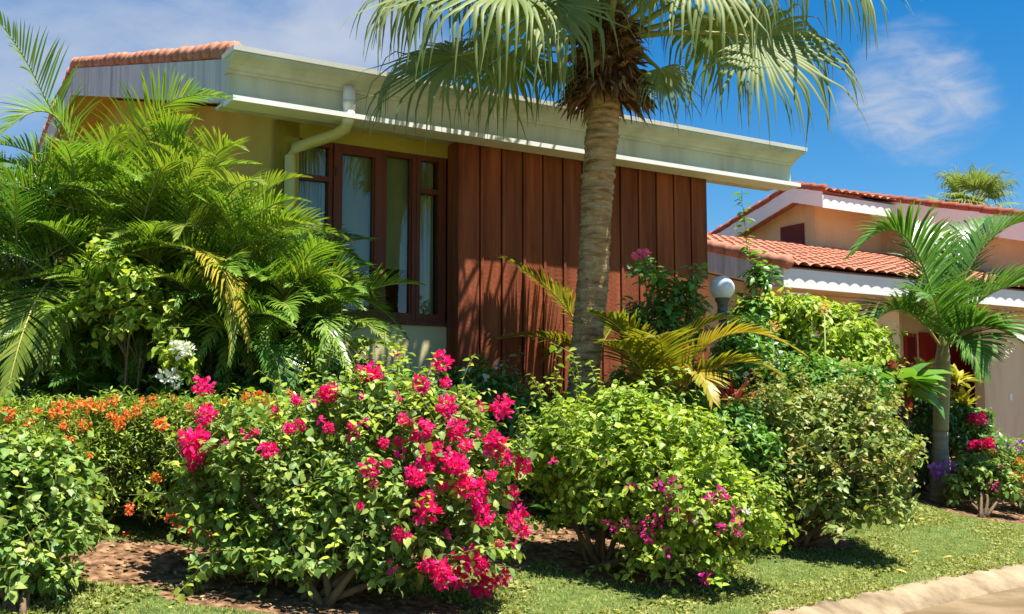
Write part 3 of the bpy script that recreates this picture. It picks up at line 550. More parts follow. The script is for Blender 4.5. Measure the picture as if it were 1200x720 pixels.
# ------------------------------------------------------------------ palms
def frond(parent, p0, p1, p2, n=44, ll=.45, lw=.022, mat='areca', rach='green', lift=.35, roll=0.0, droop=.35, s0=.16, seed=0, r0=.012, tipk=.35, sway=.06, seg=5, a0=1.25, a1=.45):
    rg = np.random.default_rng(seed); p0, p1, p2 = A_(p0, float), A_(p1, float), A_(p2, float)
    s = np.linspace(0, 1, 18)[:, None]; C = (1 - s) ** 2 * p0 + 2 * s * (1 - s) * p1 + s * s * p2
    bz = lambda s_: (1 - s_) ** 2 * p0 + 2 * s_ * (1 - s_) * p1 + s_ * s_ * p2; dz = lambda s_: nrm(2 * (1 - s_) * (p1 - p0) + 2 * s_ * (p2 - p1))
    hor = A_([p2[0] - p0[0], p2[1] - p0[1], 0]); hor = nrm(hor) if np.linalg.norm(hor) > 1e-3 else A_([1, 0, 0]); b = A_([hor[1], -hor[0], 0.0])
    ss = np.tile(np.linspace(s0, .985, n), 2) + rg.normal(0, .003, 2 * n); sg = np.repeat([1.0, -1.0], n); ss = np.clip(ss, 0, 1)[:, None]
    T = dz(ss); Nn = np.cross(np.broadcast_to(b, T.shape), T)
    B = b[None] * math.cos(roll) + Nn * math.sin(roll); Nn = Nn * math.cos(roll) - b[None] * math.sin(roll)
    al = a0 + (a1 - a0) * ss + rg.normal(0, sway, (2 * n, 1)); lf = lift + rg.normal(0, sway, (2 * n, 1))
    d = nrm(np.cos(al) * T + np.sin(al) * (sg[:, None] * np.cos(lf) * B + np.sin(lf) * Nn)); wdir = nrm(T - (T * d).sum(-1, keepdims=True) * d)
    x = (ss - s0) / (1 - s0); L = ll * (.45 + .55 * np.sin(np.clip(x * 1.15 + .18, 0, 1) * math.pi) ** .7) * (1 - (1 - tipk) * x ** 3) * rg.uniform(.9, 1.08, (2 * n, 1))
    wp = A_([.55, 1.0, .95, .62, .04]) if seg == 5 else np.interp(np.linspace(0, 1, seg), [0, .25, .5, .75, 1], [.55, 1, .95, .62, .04]); pos = bz(ss); V = []; dd = d.copy(); st = L / (seg - 1); rdrp = droop * rg.uniform(.6, 1.4, (2 * n, 1))
    for k in range(seg):
        hw = wdir * lw * .5 * wp[k] * (.7 + .3 * np.sin(x * math.pi)); V.append(np.stack([pos - hw, pos + hw], 1)); pos = pos + dd * st; dd = nrm(dd + A_([0, 0, -1.0]) * rdrp * (k + 1) / seg)
    V = np.stack(V, 1).reshape(-1, 3)
    F = A_([[(2 * k, 2 * k + 1, 2 * k + 3, 2 * k + 2) for k in range(seg - 1)]]) + (np.arange(2 * n) * 2 * seg)[:, None, None]; F = F.reshape(-1, 4)
    mb = MB(); mb.add(V, F.tolist(), 0); mb.tube(C, np.linspace(r0, .0025, 18), 6, 1)
    return mb.build('frond', [FM[mat], RM[rach]], parent, True)
def rnd_frond(rg, parent, p0, az, el, L, sag, **kw):
    h = A_([math.cos(az), math.sin(az), 0]); p0 = A_(p0); p1 = p0 + (h * math.cos(el) + A_([0, 0, math.sin(el)])) * L * .55
    p2 = p0 + h * L * (.45 + .5 * math.cos(el)) + A_([0, 0, L * (math.sin(el) * .85 - sag)])
    return frond(parent, p0, p1, p2, seed=int(rg.integers(1e9)), roll=rg.normal(0, .25), **kw)
def fan_leaf(parent, origin, hub, axis, normal, R, mat='fan', nseg=44, span=2.35, droop=1.0, seed=0, rp=.022, tail=1.0):
    rg = np.random.default_rng(seed); origin, hub = A_(origin, float), A_(hub, float); a = nrm(axis); n_ = nrm(A_(normal, float) - (A_(normal, float) @ a) * a); s_ = np.cross(n_, a)
    th = np.linspace(-span, span, nseg) + rg.normal(0, .012, nseg); Lk = R * (1.0 - .28 * np.abs(th / span) ** 2.2) * rg.uniform(.94, 1.05, nseg)
    D = np.cos(th)[:, None] * a + np.sin(th)[:, None] * s_; dth = 2 * span / nseg
    rho = A_([.02, .16, .32, .46, .58, .70, .82, .94, 1.08, 1.22, 1.38]) ; cur = hub[None] + D * (Lk * rho[0])[:, None]; dd = D.copy(); V = []
    fold = np.cross(np.cross(D, n_[None]), D); W = np.cross(D, n_[None]); side_l = .22
    dr = droop * rg.uniform(.5, 1.5, (nseg, 1)); xb = rg.uniform(.52, .92, nseg) + .10 * np.sin(th * 5); sway = rg.normal(0, .10, (nseg, 3)); Lt = rg.uniform(.85, 1.2, nseg)
    for k in range(len(rho)):
        x = rho[k]; hw = (Lk * min(x, .52) * dth * .62) * (1.0 if x < .54 else max(.05, 1 - (x - .54) / (.84 * tail)) * .95)
        nn = nrm(n_[None] - (n_[None] * dd).sum(-1, keepdims=True) * dd); ww = np.cross(dd, nn); up = nn * (hw * .6)[:, None]
        V.append(np.stack([cur - ww * hw[:, None] - up * .5, cur + up * .5, cur + ww * hw[:, None] - up * .5], 1))
        if k < len(rho) - 1:
            cur = cur + dd * (Lk * (rho[k + 1] - rho[k]) * (Lt if x > .6 else 1.0))[:, None]; g = np.where(x < .4, .05, np.where(x < xb, .20, 1.7))[:, None] if isinstance(xb, np.ndarray) else 0
            dd = nrm(dd + A_([0, 0, -1.0]) * dr * g + (sway if x > .5 else 0) + rg.normal(0, .05 if x > .5 else .004, (nseg, 3)))
    nr_ = len(rho); V = np.stack(V, 1).reshape(-1, 3)
    F = A_([(3 * k + c, 3 * k + c + 1, 3 * k + 4 + c, 3 * k + 3 + c) for k in range(nr_ - 1) for c in (0, 1)])[None] + (np.arange(nseg) * 3 * nr_)[:, None, None]
    fr = link_mesh('frond', V, F.reshape(-1, 4), FM[mat], parent, True)
    md = (origin + hub) / 2 + A_([0, 0, .10 * np.linalg.norm(hub - origin)]); s = np.linspace(0, 1, 9)[:, None]; pth = (1 - s) ** 2 * origin + 2 * s * (1 - s) * md + s * s * (hub + a * .06)
    mb = MB(); mb.tube(pth, np.linspace(rp * 1.7, rp * .6, 9), 7)
    me = mb.build('petiole', RM['green'], parent, True); me.parent = fr
    return fr

# ------------------------------------------------------------------ shrubs of the garden
def petals(mesh_kind): return CL[mesh_kind]
CL = {'pink': [cluster_mesh('flower_cluster', i, .080, 85, .046, 'bract', LM['pink']) for i in range(4)],
      'mauve': [cluster_mesh('flower_cluster', 20 + i, .045, 14, .042, 'bract', LM['mauve']) for i in range(2)],
      'white': [cluster_mesh('flower_cluster', 30 + i, .065, 40, .046, 'bract', LM['white']) for i in range(2)],
      'orange': [cluster_mesh('flower_cluster', 40 + i, .048, 60, .024, 'petal', LM['orange'], .6) for i in range(3)],
      'coral': [cluster_mesh('flower_cluster', 45 + i, .05, 70, .024, 'petal', LM['coral'], .6) for i in range(2)],
      'lilac': [cluster_mesh('flower_cluster', 50 + i, .05, 16, .05, 'petal', LM['lilac']) for i in range(2)],
      'small': [cluster_mesh('flower', 60, .02, 7, .038, 'petal', LM['white'])]}
def flowers(root, lobes, pts, kind, unit, k=1.03, name='flower_cluster'):
    for i, (x, y, s) in enumerate(pts): bloom(CL[kind][i % len(CL[kind])], name, hit_lobes(x, y, lobes, k), root, s / unit)
def path_px(pts, d): return [P(x, y, d) for x, y in pts]

# great magenta bougainvillea in the middle
D1 = 7.45
L1 = [lobe(310, 565, 90, 78, D1, .42), lobe(405, 520, 95, 72, D1 + .25, .45), lobe(478, 500, 85, 58, D1 + .35, .42), lobe(430, 600, 105, 75, D1 - .05, .5), lobe(535, 560, 72, 80, D1 + .1, .42), lobe(555, 630, 55, 50, D1, .34), lobe(265, 530, 52, 50, D1 + .1, .3), lobe(340, 630, 75, 45, D1 - .1, .36), lobe(480, 645, 70, 40, D1 - .1, .36), lobe(400, 650, 110, 42, D1 - .1, .4), lobe(310, 655, 85, 34, D1 - .15, .34), lobe(250, 600, 50, 48, D1, .3)]
b1_, _ = shrub('bougainvillea', 'large rounded bougainvillea covered in magenta flowers at the front of the bed', 'shrub', ground_hit(372, 704), L1, 1500, .076, 'heart', LM['boug'], 11, 8, (.16, .36), .35, .4, 120, .5, None, 9,
    [path_px([(470, 470), (500, 445), (520, 425)], D1 + .5), path_px([(420, 480), (425, 450), (405, 400), (400, 360)], D1 + .8), path_px([(440, 470), (452, 420), (450, 380)], D1 + .8), path_px([(400, 480), (385, 430), (392, 380)], D1 + .8), path_px([(360, 490), (372, 440), (378, 400)], D1 + .9), path_px([(250, 500), (240, 475), (238, 458)], D1), path_px([(470, 480), (470, 440), (478, 405)], D1 + .8)], stem_r=.032, new=LM['lime'], rough=.27, shl=(.22, .6))
PK = [(516, 421, 17), (428, 443, 20), (436, 438, 12), (387, 462, 14), (490, 453, 15), (522, 448, 9), (414, 500, 9), (472, 490, 10), (499, 507, 17), (522, 482, 16), (538, 498, 18), (544, 520, 9), (556, 477, 13), (585, 483, 17), (576, 515, 15), (583, 524, 12), (591, 534, 13), (607, 548, 15), (497, 532, 17), (510, 528, 12), (531, 539, 18), (540, 545, 12), (485, 553, 15), (488, 562, 10), (436, 548, 13), (449, 516, 8), (517, 568, 8), (537, 573, 8), (547, 562, 8), (499, 585, 9), (559, 578, 19), (566, 603, 15), (560, 590, 12), (601, 580, 10), (609, 605, 18), (602, 612, 13), (614, 626, 11), (497, 604, 18), (465, 628, 9), (477, 629, 11), (421, 592, 6), (556, 651, 18), (517, 667, 19), (505, 664, 13), (538, 674, 15), (561, 686, 18), (589, 672, 15), (585, 637, 7), (566, 665, 13), (239, 455, 16), (244, 489, 15), (229, 527, 22), (222, 538, 14), (236, 516, 16), (322, 479, 10), (312, 527, 14), (352, 499, 9), (336, 503, 9), (346, 471, 8), (384, 462, 13), (386, 500, 8), (300, 505, 6), (455, 545, 6), (470, 517, 8), (505, 547, 9), (575, 560, 8)]
flowers(b1_, L1, PK, 'pink', 20.0, 1.05)
CL['bract'] = [cluster_mesh('flower_cluster', 80 + i, .016, 7, .040, 'bract', LM['pink']) for i in range(3)]
rq = np.random.default_rng(8); flowers(b1_, L1, [(PK[i][0] + rq.normal(0, 26), PK[i][1] + rq.normal(0, 22), 5) for i in rq.integers(0, len(PK), 30)], 'bract', 5, 1.02)

# second bougainvillea: light green, a few mauve flowers
D2 = 8.75
L2 = [lobe(700, 535, 88, 72, D2, .5), lobe(762, 570, 100, 82, D2 - .1, .55), lobe(822, 605, 82, 68, D2 - .2, .5), lobe(648, 540, 42, 44, D2 + .1, .3), lobe(795, 645, 75, 45, D2 - .3, .42), lobe(735, 490, 62, 38, D2 + .2, .35), lobe(868, 615, 48, 40, D2 - .15, .32), lobe(800, 520, 60, 45, D2 + .2, .4), lobe(690, 585, 50, 38, D2, .3)]
b2_, _ = shrub('bougainvillea', 'wide light green bougainvillea with a few small mauve flowers between lawn and palm', 'shrub', ground_hit(705, 662), L2, 1500, .072, 'heart', LM['lime'], 12, 8, (.16, .34), .35, .25, 110, .5, None, 12,
    [path_px([(690, 500), (680, 450), (672, 415), (645, 400)], D2 + .3), path_px([(705, 490), (700, 450), (690, 420)], D2 + .3), path_px([(660, 510), (650, 460), (655, 430)], D2 + .4), path_px([(770, 490), (780, 450), (776, 432)], D2 + .2), path_px([(820, 520), (812, 470), (825, 445)], D2 + .3), path_px([(640, 520), (620, 500), (612, 480)], D2 + .2), path_px([(850, 600), (890, 620), (915, 640)], D2 - .2), path_px([(840, 560), (868, 548), (880, 566)], D2)], stem_r=.026, new=LM['bright'], rough=.27, shl=(.22, .6))
flowers(b2_, L2, [(739, 570, 6), (773, 570, 8), (789, 564, 8), (784, 582, 5), (848, 579, 9), (833, 583, 8), (791, 600, 9), (799, 596, 7), (803, 604, 8), (734, 613, 7), (754, 611, 8), (770, 613, 9), (778, 606, 7), (752, 622, 8), (764, 625, 8), (720, 620, 6), (709, 612, 5), (780, 646, 7), (843, 618, 8), (863, 613, 8), (867, 626, 6), (861, 600, 6), (825, 675, 8), (826, 682, 7), (758, 634, 6)], 'mauve', 9.5, 1.04)
flowers(b2_, L2, [(875, 600, 5), (814, 611, 4), (823, 602, 5)], 'white', 14, 1.04)

# third bougainvillea: olive with coppery new leaves
D3 = 10.1
L3 = [lobe(950, 520, 92, 64, D3 + .2, .6), lobe(1012, 545, 60, 66, D3 + .1, .45), lobe(900, 520, 62, 52, D3 + .3, .45), lobe(965, 590, 84, 42, D3, .5), lobe(893, 570, 52, 40, D3, .4), lobe(1030, 590, 40, 40, D3, .35), lobe(985, 480, 60, 36, D3 + .4, .4)]
shrub('bougainvillea', 'olive bougainvillea with coppery young leaves and no flowers on the lawn edge', 'shrub', ground_hit(932, 638), L3, 1650, .070, 'heart', LM['olive'], 13, 8, (.15, .30), .3, .35, 110, .5, None, 12, None, stem_r=.03, new=LM['copper'], rough=.27, shl=(.22, .55))

# bougainvillea cut by the left edge of the photo
L0 = [lobe(10, 590, 70, 70, 6.7, .36), lobe(60, 570, 48, 52, 6.9, .3), lobe(30, 660, 62, 52, 6.6, .34), lobe(-30, 600, 60, 110, 6.8, .4), lobe(75, 620, 34, 40, 6.8, .22), lobe(40, 530, 52, 28, 7.0, .25)]
shrub('bougainvillea', 'flowerless green bougainvillea at the left edge in front of the orange hedge', 'shrub', ground_hit(20, 718), L0, 800, .078, 'heart', LM['boug'], 14, 8, (.16, .34), .4, .35, 40, .5, None, 10, None, stem_r=.024, rough=.22)

# ixora hedge
DH = 8.35
LH = [lobe(x, 558 + 4 * math.sin(x), 62, 84, DH + dz, .52) for x, dz in ((-50, -.3), (10, -.2), (70, -.1), (130, 0), (190, .1), (250, .2), (310, .3), (350, .4))] + [lobe(x, 508, 55, 38, DH + .1, .45) for x in (0, 60, 120, 180, 240, 300)]
hg, _ = shrub('flowering_hedge', 'clipped small leaved hedge dotted with orange flower heads below the feather palms', 'hedge', ground_hit(150, 640), LH, 5200, .062, 'lance', LM['ixora'], 15, 9, (.09, .18), .05, .7, 220, .5, None, 32, None, .6, .014, .05, new=LM['bright'], shl=(.08, .17), rough=.12, roots=True)
OR = [(6, 489, 15), (31, 502, 15), (78, 479, 17), (107, 479, 15), (118, 477, 13), (134, 469, 12), (158, 480, 12), (181, 471, 13), (101, 498, 11), (141, 497, 13), (189, 498, 13), (52, 518, 9), (84, 516, 11), (105, 533, 8), (75, 498, 9), (40, 482, 9), (60, 484, 10), (205, 468, 9), (222, 476, 10), (262, 474, 9), (290, 470, 14), (303, 466, 10), (312, 470, 14), (340, 462, 9), (25, 520, 6), (130, 489, 10), (148, 486, 9), (185, 561, 10), (168, 470, 9), (92, 472, 9)]
flowers(hg, LH, OR, 'orange', 12.5, 1.06)
flowers(hg, LH, [(152, 598, 11), (210, 606, 18), (222, 624, 9), (243, 624, 9), (150, 633, 12), (121, 636, 14), (107, 636, 8), (189, 498, 12), (240, 478, 10)], 'coral', 12.5, 1.06)

# white flowered little tree in front of the feather palms
DW = 8.95
LW = [lobe(150, 335, 44, 36, DW, .3), lobe(168, 375, 46, 38, DW, .3), lobe(130, 305, 34, 24, DW, .22), lobe(205, 425, 26, 34, DW - .1, .2), lobe(115, 360, 30, 26, DW, .2)]
wt, _ = shrub('white_bougainvillea', 'slender pale green bougainvillea with two white flower heads before the feather palms', 'shrub', foot(149, DW), LW, 240, .080, 'heart', LM['lime'], 16, 7, (.16, .32), .3, .35, 10, .4, None, 4, [path_px([(170, 450), (190, 430), (214, 415)], DW), path_px([(170, 470), (190, 460), (202, 447)], DW)], stem_r=.016)
flowers(wt, LW, [(211, 408, 12), (218, 412, 11), (197, 443, 12), (205, 447, 9)], 'white', 13, 1.05)

# dark leaved shrub with white flowers under the plank wall
DG = 10.6
LG = [lobe(565, 462, 55, 34, DG, .4), lobe(525, 470, 40, 34, DG, .35), lobe(610, 500, 55, 40, DG - .3, .4), lobe(560, 510, 70, 40, DG - .3, .4), lobe(650, 505, 40, 34, DG - .3, .35)]
gd, _ = shrub('gardenia', 'dark glossy shrub with small white flowers against the foot of the plank wall', 'shrub', foot(565, DG), LG, 420, .095, 'ovate', LM['mid'], 17, 8, (.14, .26), .2, .5, 12, .5, None, 8)
flowers(gd, LG, [(545, 433, 7), (566, 443, 7), (541, 456, 8), (583, 427, 5), (612, 512, 6), (508, 450, 5)], 'small', 5.5, 1.08, 'flower')
# light green bushy tree before the neighbour's house
DL = 13.2
LL = [lobe(945, 380, 68, 40, DL, .6), lobe(900, 372, 36, 30, DL, .45), lobe(1008, 405, 42, 36, DL, .45), lobe(1022, 440, 38, 36, DL - .1, .4), lobe(965, 425, 76, 40, DL - .1, .6), lobe(890, 410, 40, 40, DL, .4)]
shrub('leafy_bush', 'tall light green bush with drooping leaves in front of the neighbour tile roof', 'shrub', foot(955, DL), LL, 1000, .12, 'ovate', LM['lime'], 18, 8, (.2, .36), .55, .3, 22, .5, None, 12)
# mid green glossy bush
DB = 11.7
LB = [lobe(955, 460, 80, 40, DB, .5), lobe(868, 425, 34, 34, DB - .5, .3), lobe(880, 395, 26, 26, DB - .3, .25), lobe(900, 455, 46, 40, DB, .4), lobe(1005, 475, 40, 38, DB, .35), lobe(920, 490, 60, 36, DB - .2, .4)]
bb, _ = shrub('glossy_bush', 'glossy mid green bush behind the olive bougainvillea and the lamp', 'shrub', foot(950, DB), LB, 960, .10, 'ovate', LM['mid'], 19, 8, (.15, .3), .2, .5, 14, .5, None, 10)
flowers(bb, LB, [(872, 442, 8), (915, 418, 7), (908, 425, 6)], 'small', 6, 1.05, 'flower')

# hibiscus by the plank wall
DI = 10.9
LI = [lobe(785, 350, 28, 26, DI, .16), lobe(768, 385, 36, 30, DI, .2), lobe(800, 365, 30, 30, DI, .2), lobe(755, 320, 12, 16, DI, .1), lobe(810, 335, 18, 20, DI, .14), lobe(800, 395, 30, 28, DI, .2), lobe(742, 380, 16, 26, DI, .14), lobe(775, 330, 18, 16, DI, .12)]
hb, _ = shrub('hibiscus', 'tall loose hibiscus with one pink flower in front of the plank wall', 'shrub', foot(785, DI), LI, 165, .115, 'ovate', LM['mid'], 20, 6, (.14, .28), .2, .5, 0, .3, None, 8,
    [path_px([(775, 400), (764, 350), (757, 310), (752, 300)], DI), path_px([(745, 410), (738, 380), (735, 350)], DI), path_px([(800, 390), (815, 340), (822, 310)], DI), path_px([(790, 380), (783, 345), (772, 318)], DI), path_px([(812, 400), (822, 370), (815, 345)], DI)], stem_r=.014)
fl = bloom(cluster_mesh('flower', 70, .03, 9, .085, 'petal', LM['rose']), 'flower', P(753, 300, DI - .12), hb, .92)
# slender tall shoot right of the eave
DS = 11.9
shrub('tall_shrub', 'single tall slender leafy shoot rising past the eave beside the globe lamp', 'shrub', foot(882, DS), [lobe(893, 330, 16, 24, DS, .12), lobe(880, 370, 22, 22, DS, .15)], 60, .12, 'ovate', LM['mid'], 21, 6, (.12, .22), .1, .7, 0, .3, None, 3,
    [path_px([(888, 345), (880, 310), (876, 290), (873, 265)], DS), path_px([(873, 265), (872, 250), (869, 235), (870, 222)], DS), path_px([(890, 345), (895, 320), (892, 296)], DS), path_px([(884, 370), (884, 340), (880, 310), (877, 280)], DS)], stem_r=.010)

# ------------------------------------------------------------------ tall fan palm in front of the plank wall
DP = 10.55; KP = DP / 11.55
pb = foot(682, DP); palm = thing('fan_palm', 'tall fan palm with drooping split fronds and shaggy brown collar before the plank wall', 'palm tree', pb)
rg = np.random.default_rng(31)
tp = A_([P(x, y, DP) for x, y in ((682, 470), (688, 400), (695, 330), (700, 220), (706, 150), (711, 90), (714, 30))]); tp = np.vstack([A_([[pb[0], pb[1], pb[2] - .1]]), tp])
nz = 260; zz = np.linspace(tp[0, 2], tp[-1, 2], nz); cx_ = np.interp(zz, tp[:, 2], tp[:, 0]); cy_ = np.interp(zz, tp[:, 2], tp[:, 1])
kz = np.hanning(41); kz /= kz.sum(); cx_ = np.convolve(np.pad(cx_, 20, mode='edge'), kz, 'valid'); cy_ = np.convolve(np.pad(cy_, 20, mode='edge'), kz, 'valid')
th = np.linspace(0, 2 * np.pi, 56, endpoint=False); hgt = (zz - zz[0]) / (zz[-1] - zz[0])
rad = .146 + .012 * np.clip((hgt - .6) / .3, 0, 1) + .10 * np.exp(-hgt * 14); ringp = np.cumsum(rg.uniform(.6, 1.4, nz)) * .62
ring = (ringp[:, None] + .35 * np.sin(th * 2 + zz[:, None] * 3)) % 1.0
rr = rad[:, None] + .010 * (ring - .5) + .006 * np.sin(th * 7 + 9 * zz[:, None]) * np.sin(th * 3 + 4 * zz[:, None]) + rg.normal(0, .0034, (nz, 56)) + .012 * (rg.random((nz, 1)) < .12)
V = np.stack([cx_[:, None] + rr * np.cos(th), cy_[:, None] + rr * np.sin(th), zz[:, None] + 0 * rr], -1); V = np.concatenate([V, V[:, :1]], 1)
mb = MB(); mb.grid(V); mb.build('trunk', surf('palm_trunk_bark', [(.17, .088, .038), (.40, .245, .115), (.56, .40, .21)], (5, 5, 26), rough=.95, bump=.7, bscale=70, lo=.3, hi=.68, spec=.1), palm, True)
crown = P(711, 62, DP)
# shaggy fibre collar: strips of old leaf bases and fibre hanging round the neck
V, F = [], []; n = 1500; az = rg.uniform(0, 2 * np.pi, n); h0 = rg.uniform(-.47, .28, n); ln = KP * rg.uniform(.13, .32, n) * np.where(h0 < -.15, 1.15, 1.0)
fib = leaf_mat('palm_fibre', [(.06, .03, .015), (.13, .065, .03), (.24, .125, .06), (.40, .25, .12)], .1, .8, .15)
dirs = np.stack([np.cos(az), np.sin(az), np.zeros(n)], 1); st = crown + dirs * (.13 + .10 * rg.random(n) + .09 * np.clip((-h0) / .4, 0, 1))[:, None] + A_([0, 0, 1.0]) * h0[:, None]
upv = np.where(h0 > -.12, rg.uniform(.1, 1.1, n), rg.uniform(-.85, .3, n)); ax = nrm(dirs * rg.uniform(.6, 1.2, (n, 1)) + A_([0, 0, 1.0]) * upv[:, None] + rg.normal(0, .25, (n, 3)))
wid = rg.uniform(.010, .035, n); pos = st.copy(); sd_ = nrm(np.cross(ax, dirs) + rg.normal(0, .3, (n, 3))); rows = []
for k in range(4):
    hw = (wid * (1, .9, .6, .08)[k])[:, None] * sd_; rows.append(np.stack([pos - hw, pos + hw], 1)); pos = pos + ax * (ln / 3)[:, None]; ax = nrm(ax + A_([0, 0, -.55]) + rg.normal(0, .18, (n, 3)))
V = np.stack(rows, 1).reshape(-1, 3); F = (A_([(2 * k, 2 * k + 1, 2 * k + 3, 2 * k + 2) for k in range(3)])[None] + (np.arange(n) * 8)[:, None, None]).reshape(-1, 4)
link_mesh('fibre_collar', V, F, fib, palm)
mb = MB(); zc = np.linspace(-.50, .45, 14); rc = .16 + .10 * np.sin(np.clip((zc + .50) / .9, 0, 1) * math.pi) ** .8
tt = np.linspace(0, 2 * np.pi, 33); V = [[crown + A_([(r_ + .02 * math.sin(5 * a + 9 * z_)) * math.cos(a), (r_ + .02 * math.sin(5 * a + 9 * z_)) * math.sin(a), z_]) for a in tt] for r_, z_ in zip(rc, zc)]
mb.grid(V); mb.build('crown_base', surf('crown_base_fibre', [(.07, .035, .018), (.20, .10, .05), (.30, .17, .08)], (9, 9, 3), rough=.95, bump=.8, bscale=60), palm, True)
def px_fan(hx, hy, dd, tip, R, nrm_, mat='fan', **kw):
    R = R * KP; hub = P(hx, hy, DP + dd); ax = A_([tip[0], tip[2] if len(tip) > 2 else 0, -tip[1]], float); o_ = crown + nrm(A_([hub[0] - crown[0], hub[1] - crown[1], .0])) * .10 + A_([0, 0, .12])
    return fan_leaf(palm, o_, hub, ax, nrm_, R, mat, **kw)
V_ = A_([0, -1.0, .0])
px_fan(536, 66, -.45, (-1, .30, -.1), .92, (-.1, -.62, .75), seed=1, droop=.75, nseg=50)
px_fan(598, -12, -.75, (-1, .12, -.3), 1.25, (0, -.5, .85), seed=2, droop=.85, nseg=52)
px_fan(640, 4, -.95, (-.35, .75, -.5), .85, (-.1, -.75, .6), seed=3, droop=.9)
px_fan(596, 62, .25, (-.35, .9, 0), .72, (-.2, -.9, .3), 'fandark', seed=4, droop=.7)
px_fan(886, 44, -.35, (1, .30, -.1), 1.02, (.0, -.80, .55), seed=5, droop=.62, nseg=54)
px_fan(774, 80, -.15, (.45, .85, -.1), .52, (.3, -.8, .4), 'fan', seed=6, droop=.7, span=1.6, nseg=30)
px_fan(836, 18, .5, (.5, .8, .1), .85, (.1, -.9, .4), 'fandark', seed=7, droop=.8)
px_fan(905, -45, .1, (1, .05, 0), 1.28, (.1, -.45, .9), seed=8, droop=.75, nseg=50)
px_fan(815, -38, -.7, (.35, .7, -.45), .92, (.1, -.75, .6), seed=9, droop=.85)
px_fan(735, -95, -1.1, (.1, .6, -.9), .85, (0, -.6, .8), seed=10, droop=.9)
px_fan(560, -70, -.1, (-1, .0, .2), 1.1, (-.1, -.3, .95), 'fan', seed=11, droop=.8)
px_fan(530, -22, -.5, (-1, .15, 0), 1.0, (-.1, -.5, .85), 'fan', seed=13, droop=.8)
px_fan(655, 74, -.05, (-.45, .9, .0), .40, (-.3, -.8, .4), 'fandark', seed=12, droop=.7, span=1.5, nseg=24)
for i in range(11):
    az = i * 2.4 + .3; el = .75 + .07 * i; Lp = .95; hub = crown + A_([math.cos(az) * math.cos(el), math.sin(az) * math.cos(el), math.sin(el)]) * Lp + A_([0, 0, .25])
    axv = A_([math.cos(az), math.sin(az), math.sin(el) * .9 - .2]); fan_leaf(palm, crown + A_([0, 0, .2]), hub, axv, A_([-math.cos(az) * .4, -math.sin(az) * .4, 1.0]), 1.0, 'fan', seed=40 + i, droop=.7, nseg=40)
# far fan palm behind the neighbour's house
DF = 46.0; fp = foot(1138, DF); far = thing('fan_palm', 'distant fan palm whose crown shows over the neighbour roof ridge', 'palm tree', fp)
fc = P(1138, 247, DF); mb = MB(); mb.tube([fp - A_([0, 0, .1]), (fp + fc) / 2 + A_([.1, 0, 0]), fc], [.24, .2, .17], 12); mb.build('trunk', M['bark'], far, True)
for i in range(22):
    az = i * 2.4; el = -.2 + 1.5 * ((i * 7) % 22) / 22; h = A_([math.cos(az) * math.cos(el), math.sin(az) * math.cos(el), math.sin(el)]); fan_leaf(far, fc, fc + h * 1.1, h + A_([0, 0, -.15]), A_([-h[0] * .5, -h[1] * .5 - .3, 1.0]), 1.0, 'fan', seed=90 + i, droop=.35, nseg=30, span=1.9, rp=.03)

# ------------------------------------------------------------------ feather palm clumps (areca)
def areca(label, px, d, crowns, seed, nf=7, L=1.75, explicit=(), mats=('areca',), low=34):
    rg = np.random.default_rng(seed); b = foot(px, d); root = thing('areca_palm', label, 'palm tree', b, 'areca palms along the left side of the house')
    for j, (cx, cy, cd) in enumerate(crowns):
        c = P(cx, cy, cd); o_ = b + A_([rg.normal(0, .14), rg.normal(0, .14), -.05]); s = np.linspace(0, 1, 14)[:, None]; md = (o_ + c) / 2 + A_([(o_[0] - c[0]) * .25, (o_[1] - c[1]) * .25, .1])
        pth = (1 - s) ** 2 * o_ + 2 * s * (1 - s) * md + s * s * c; mb = MB(); mb.tube(pth, np.linspace(.035, .024, 14) * (1 + .06 * np.cos(np.arange(14) * math.pi)), 8); mb.build('stem', RM['stem'], root, True)
        a0 = rg.uniform(0, 6.28)
        for k in range(nf):
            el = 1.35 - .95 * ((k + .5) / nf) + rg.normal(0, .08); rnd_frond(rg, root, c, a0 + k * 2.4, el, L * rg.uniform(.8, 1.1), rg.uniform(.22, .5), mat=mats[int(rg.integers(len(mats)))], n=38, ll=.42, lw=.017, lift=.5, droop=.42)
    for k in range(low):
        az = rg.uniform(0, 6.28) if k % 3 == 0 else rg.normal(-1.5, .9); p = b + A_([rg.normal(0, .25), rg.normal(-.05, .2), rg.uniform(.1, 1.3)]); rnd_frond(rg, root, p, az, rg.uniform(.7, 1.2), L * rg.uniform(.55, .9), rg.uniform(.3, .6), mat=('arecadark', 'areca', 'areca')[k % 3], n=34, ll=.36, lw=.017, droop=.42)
    for k in range(12 if low and d < 10.2 else 0):
        x_ = px + rg.uniform(-75, 75); y_ = rg.uniform(385, 440); dd_ = d - rg.uniform(.2, .5); tx = x_ + rg.uniform(-70, 70)
        frond(root, P(px + rg.uniform(-20, 20), 440, d), P(x_, y_ - 75, dd_), P(tx, y_ + rg.uniform(15, 60), dd_ - .45), n=36, ll=.34, lw=.019, mat=('areca', 'arecalime', 'areca')[k % 3], lift=.25, droop=.4, seed=int(rg.integers(1e6)))
    for e in explicit:
        pts, ds = e[0], e[1]; kw = dict(e[2]) if len(e) > 2 else {}; frond(root, *[P(x, y, z) for (x, y), z in zip(pts, ds)], **{**dict(n=42, ll=.42, lw=.019, lift=.4, droop=.30, seed=int(rg.integers(1e6))), **kw})
    return root
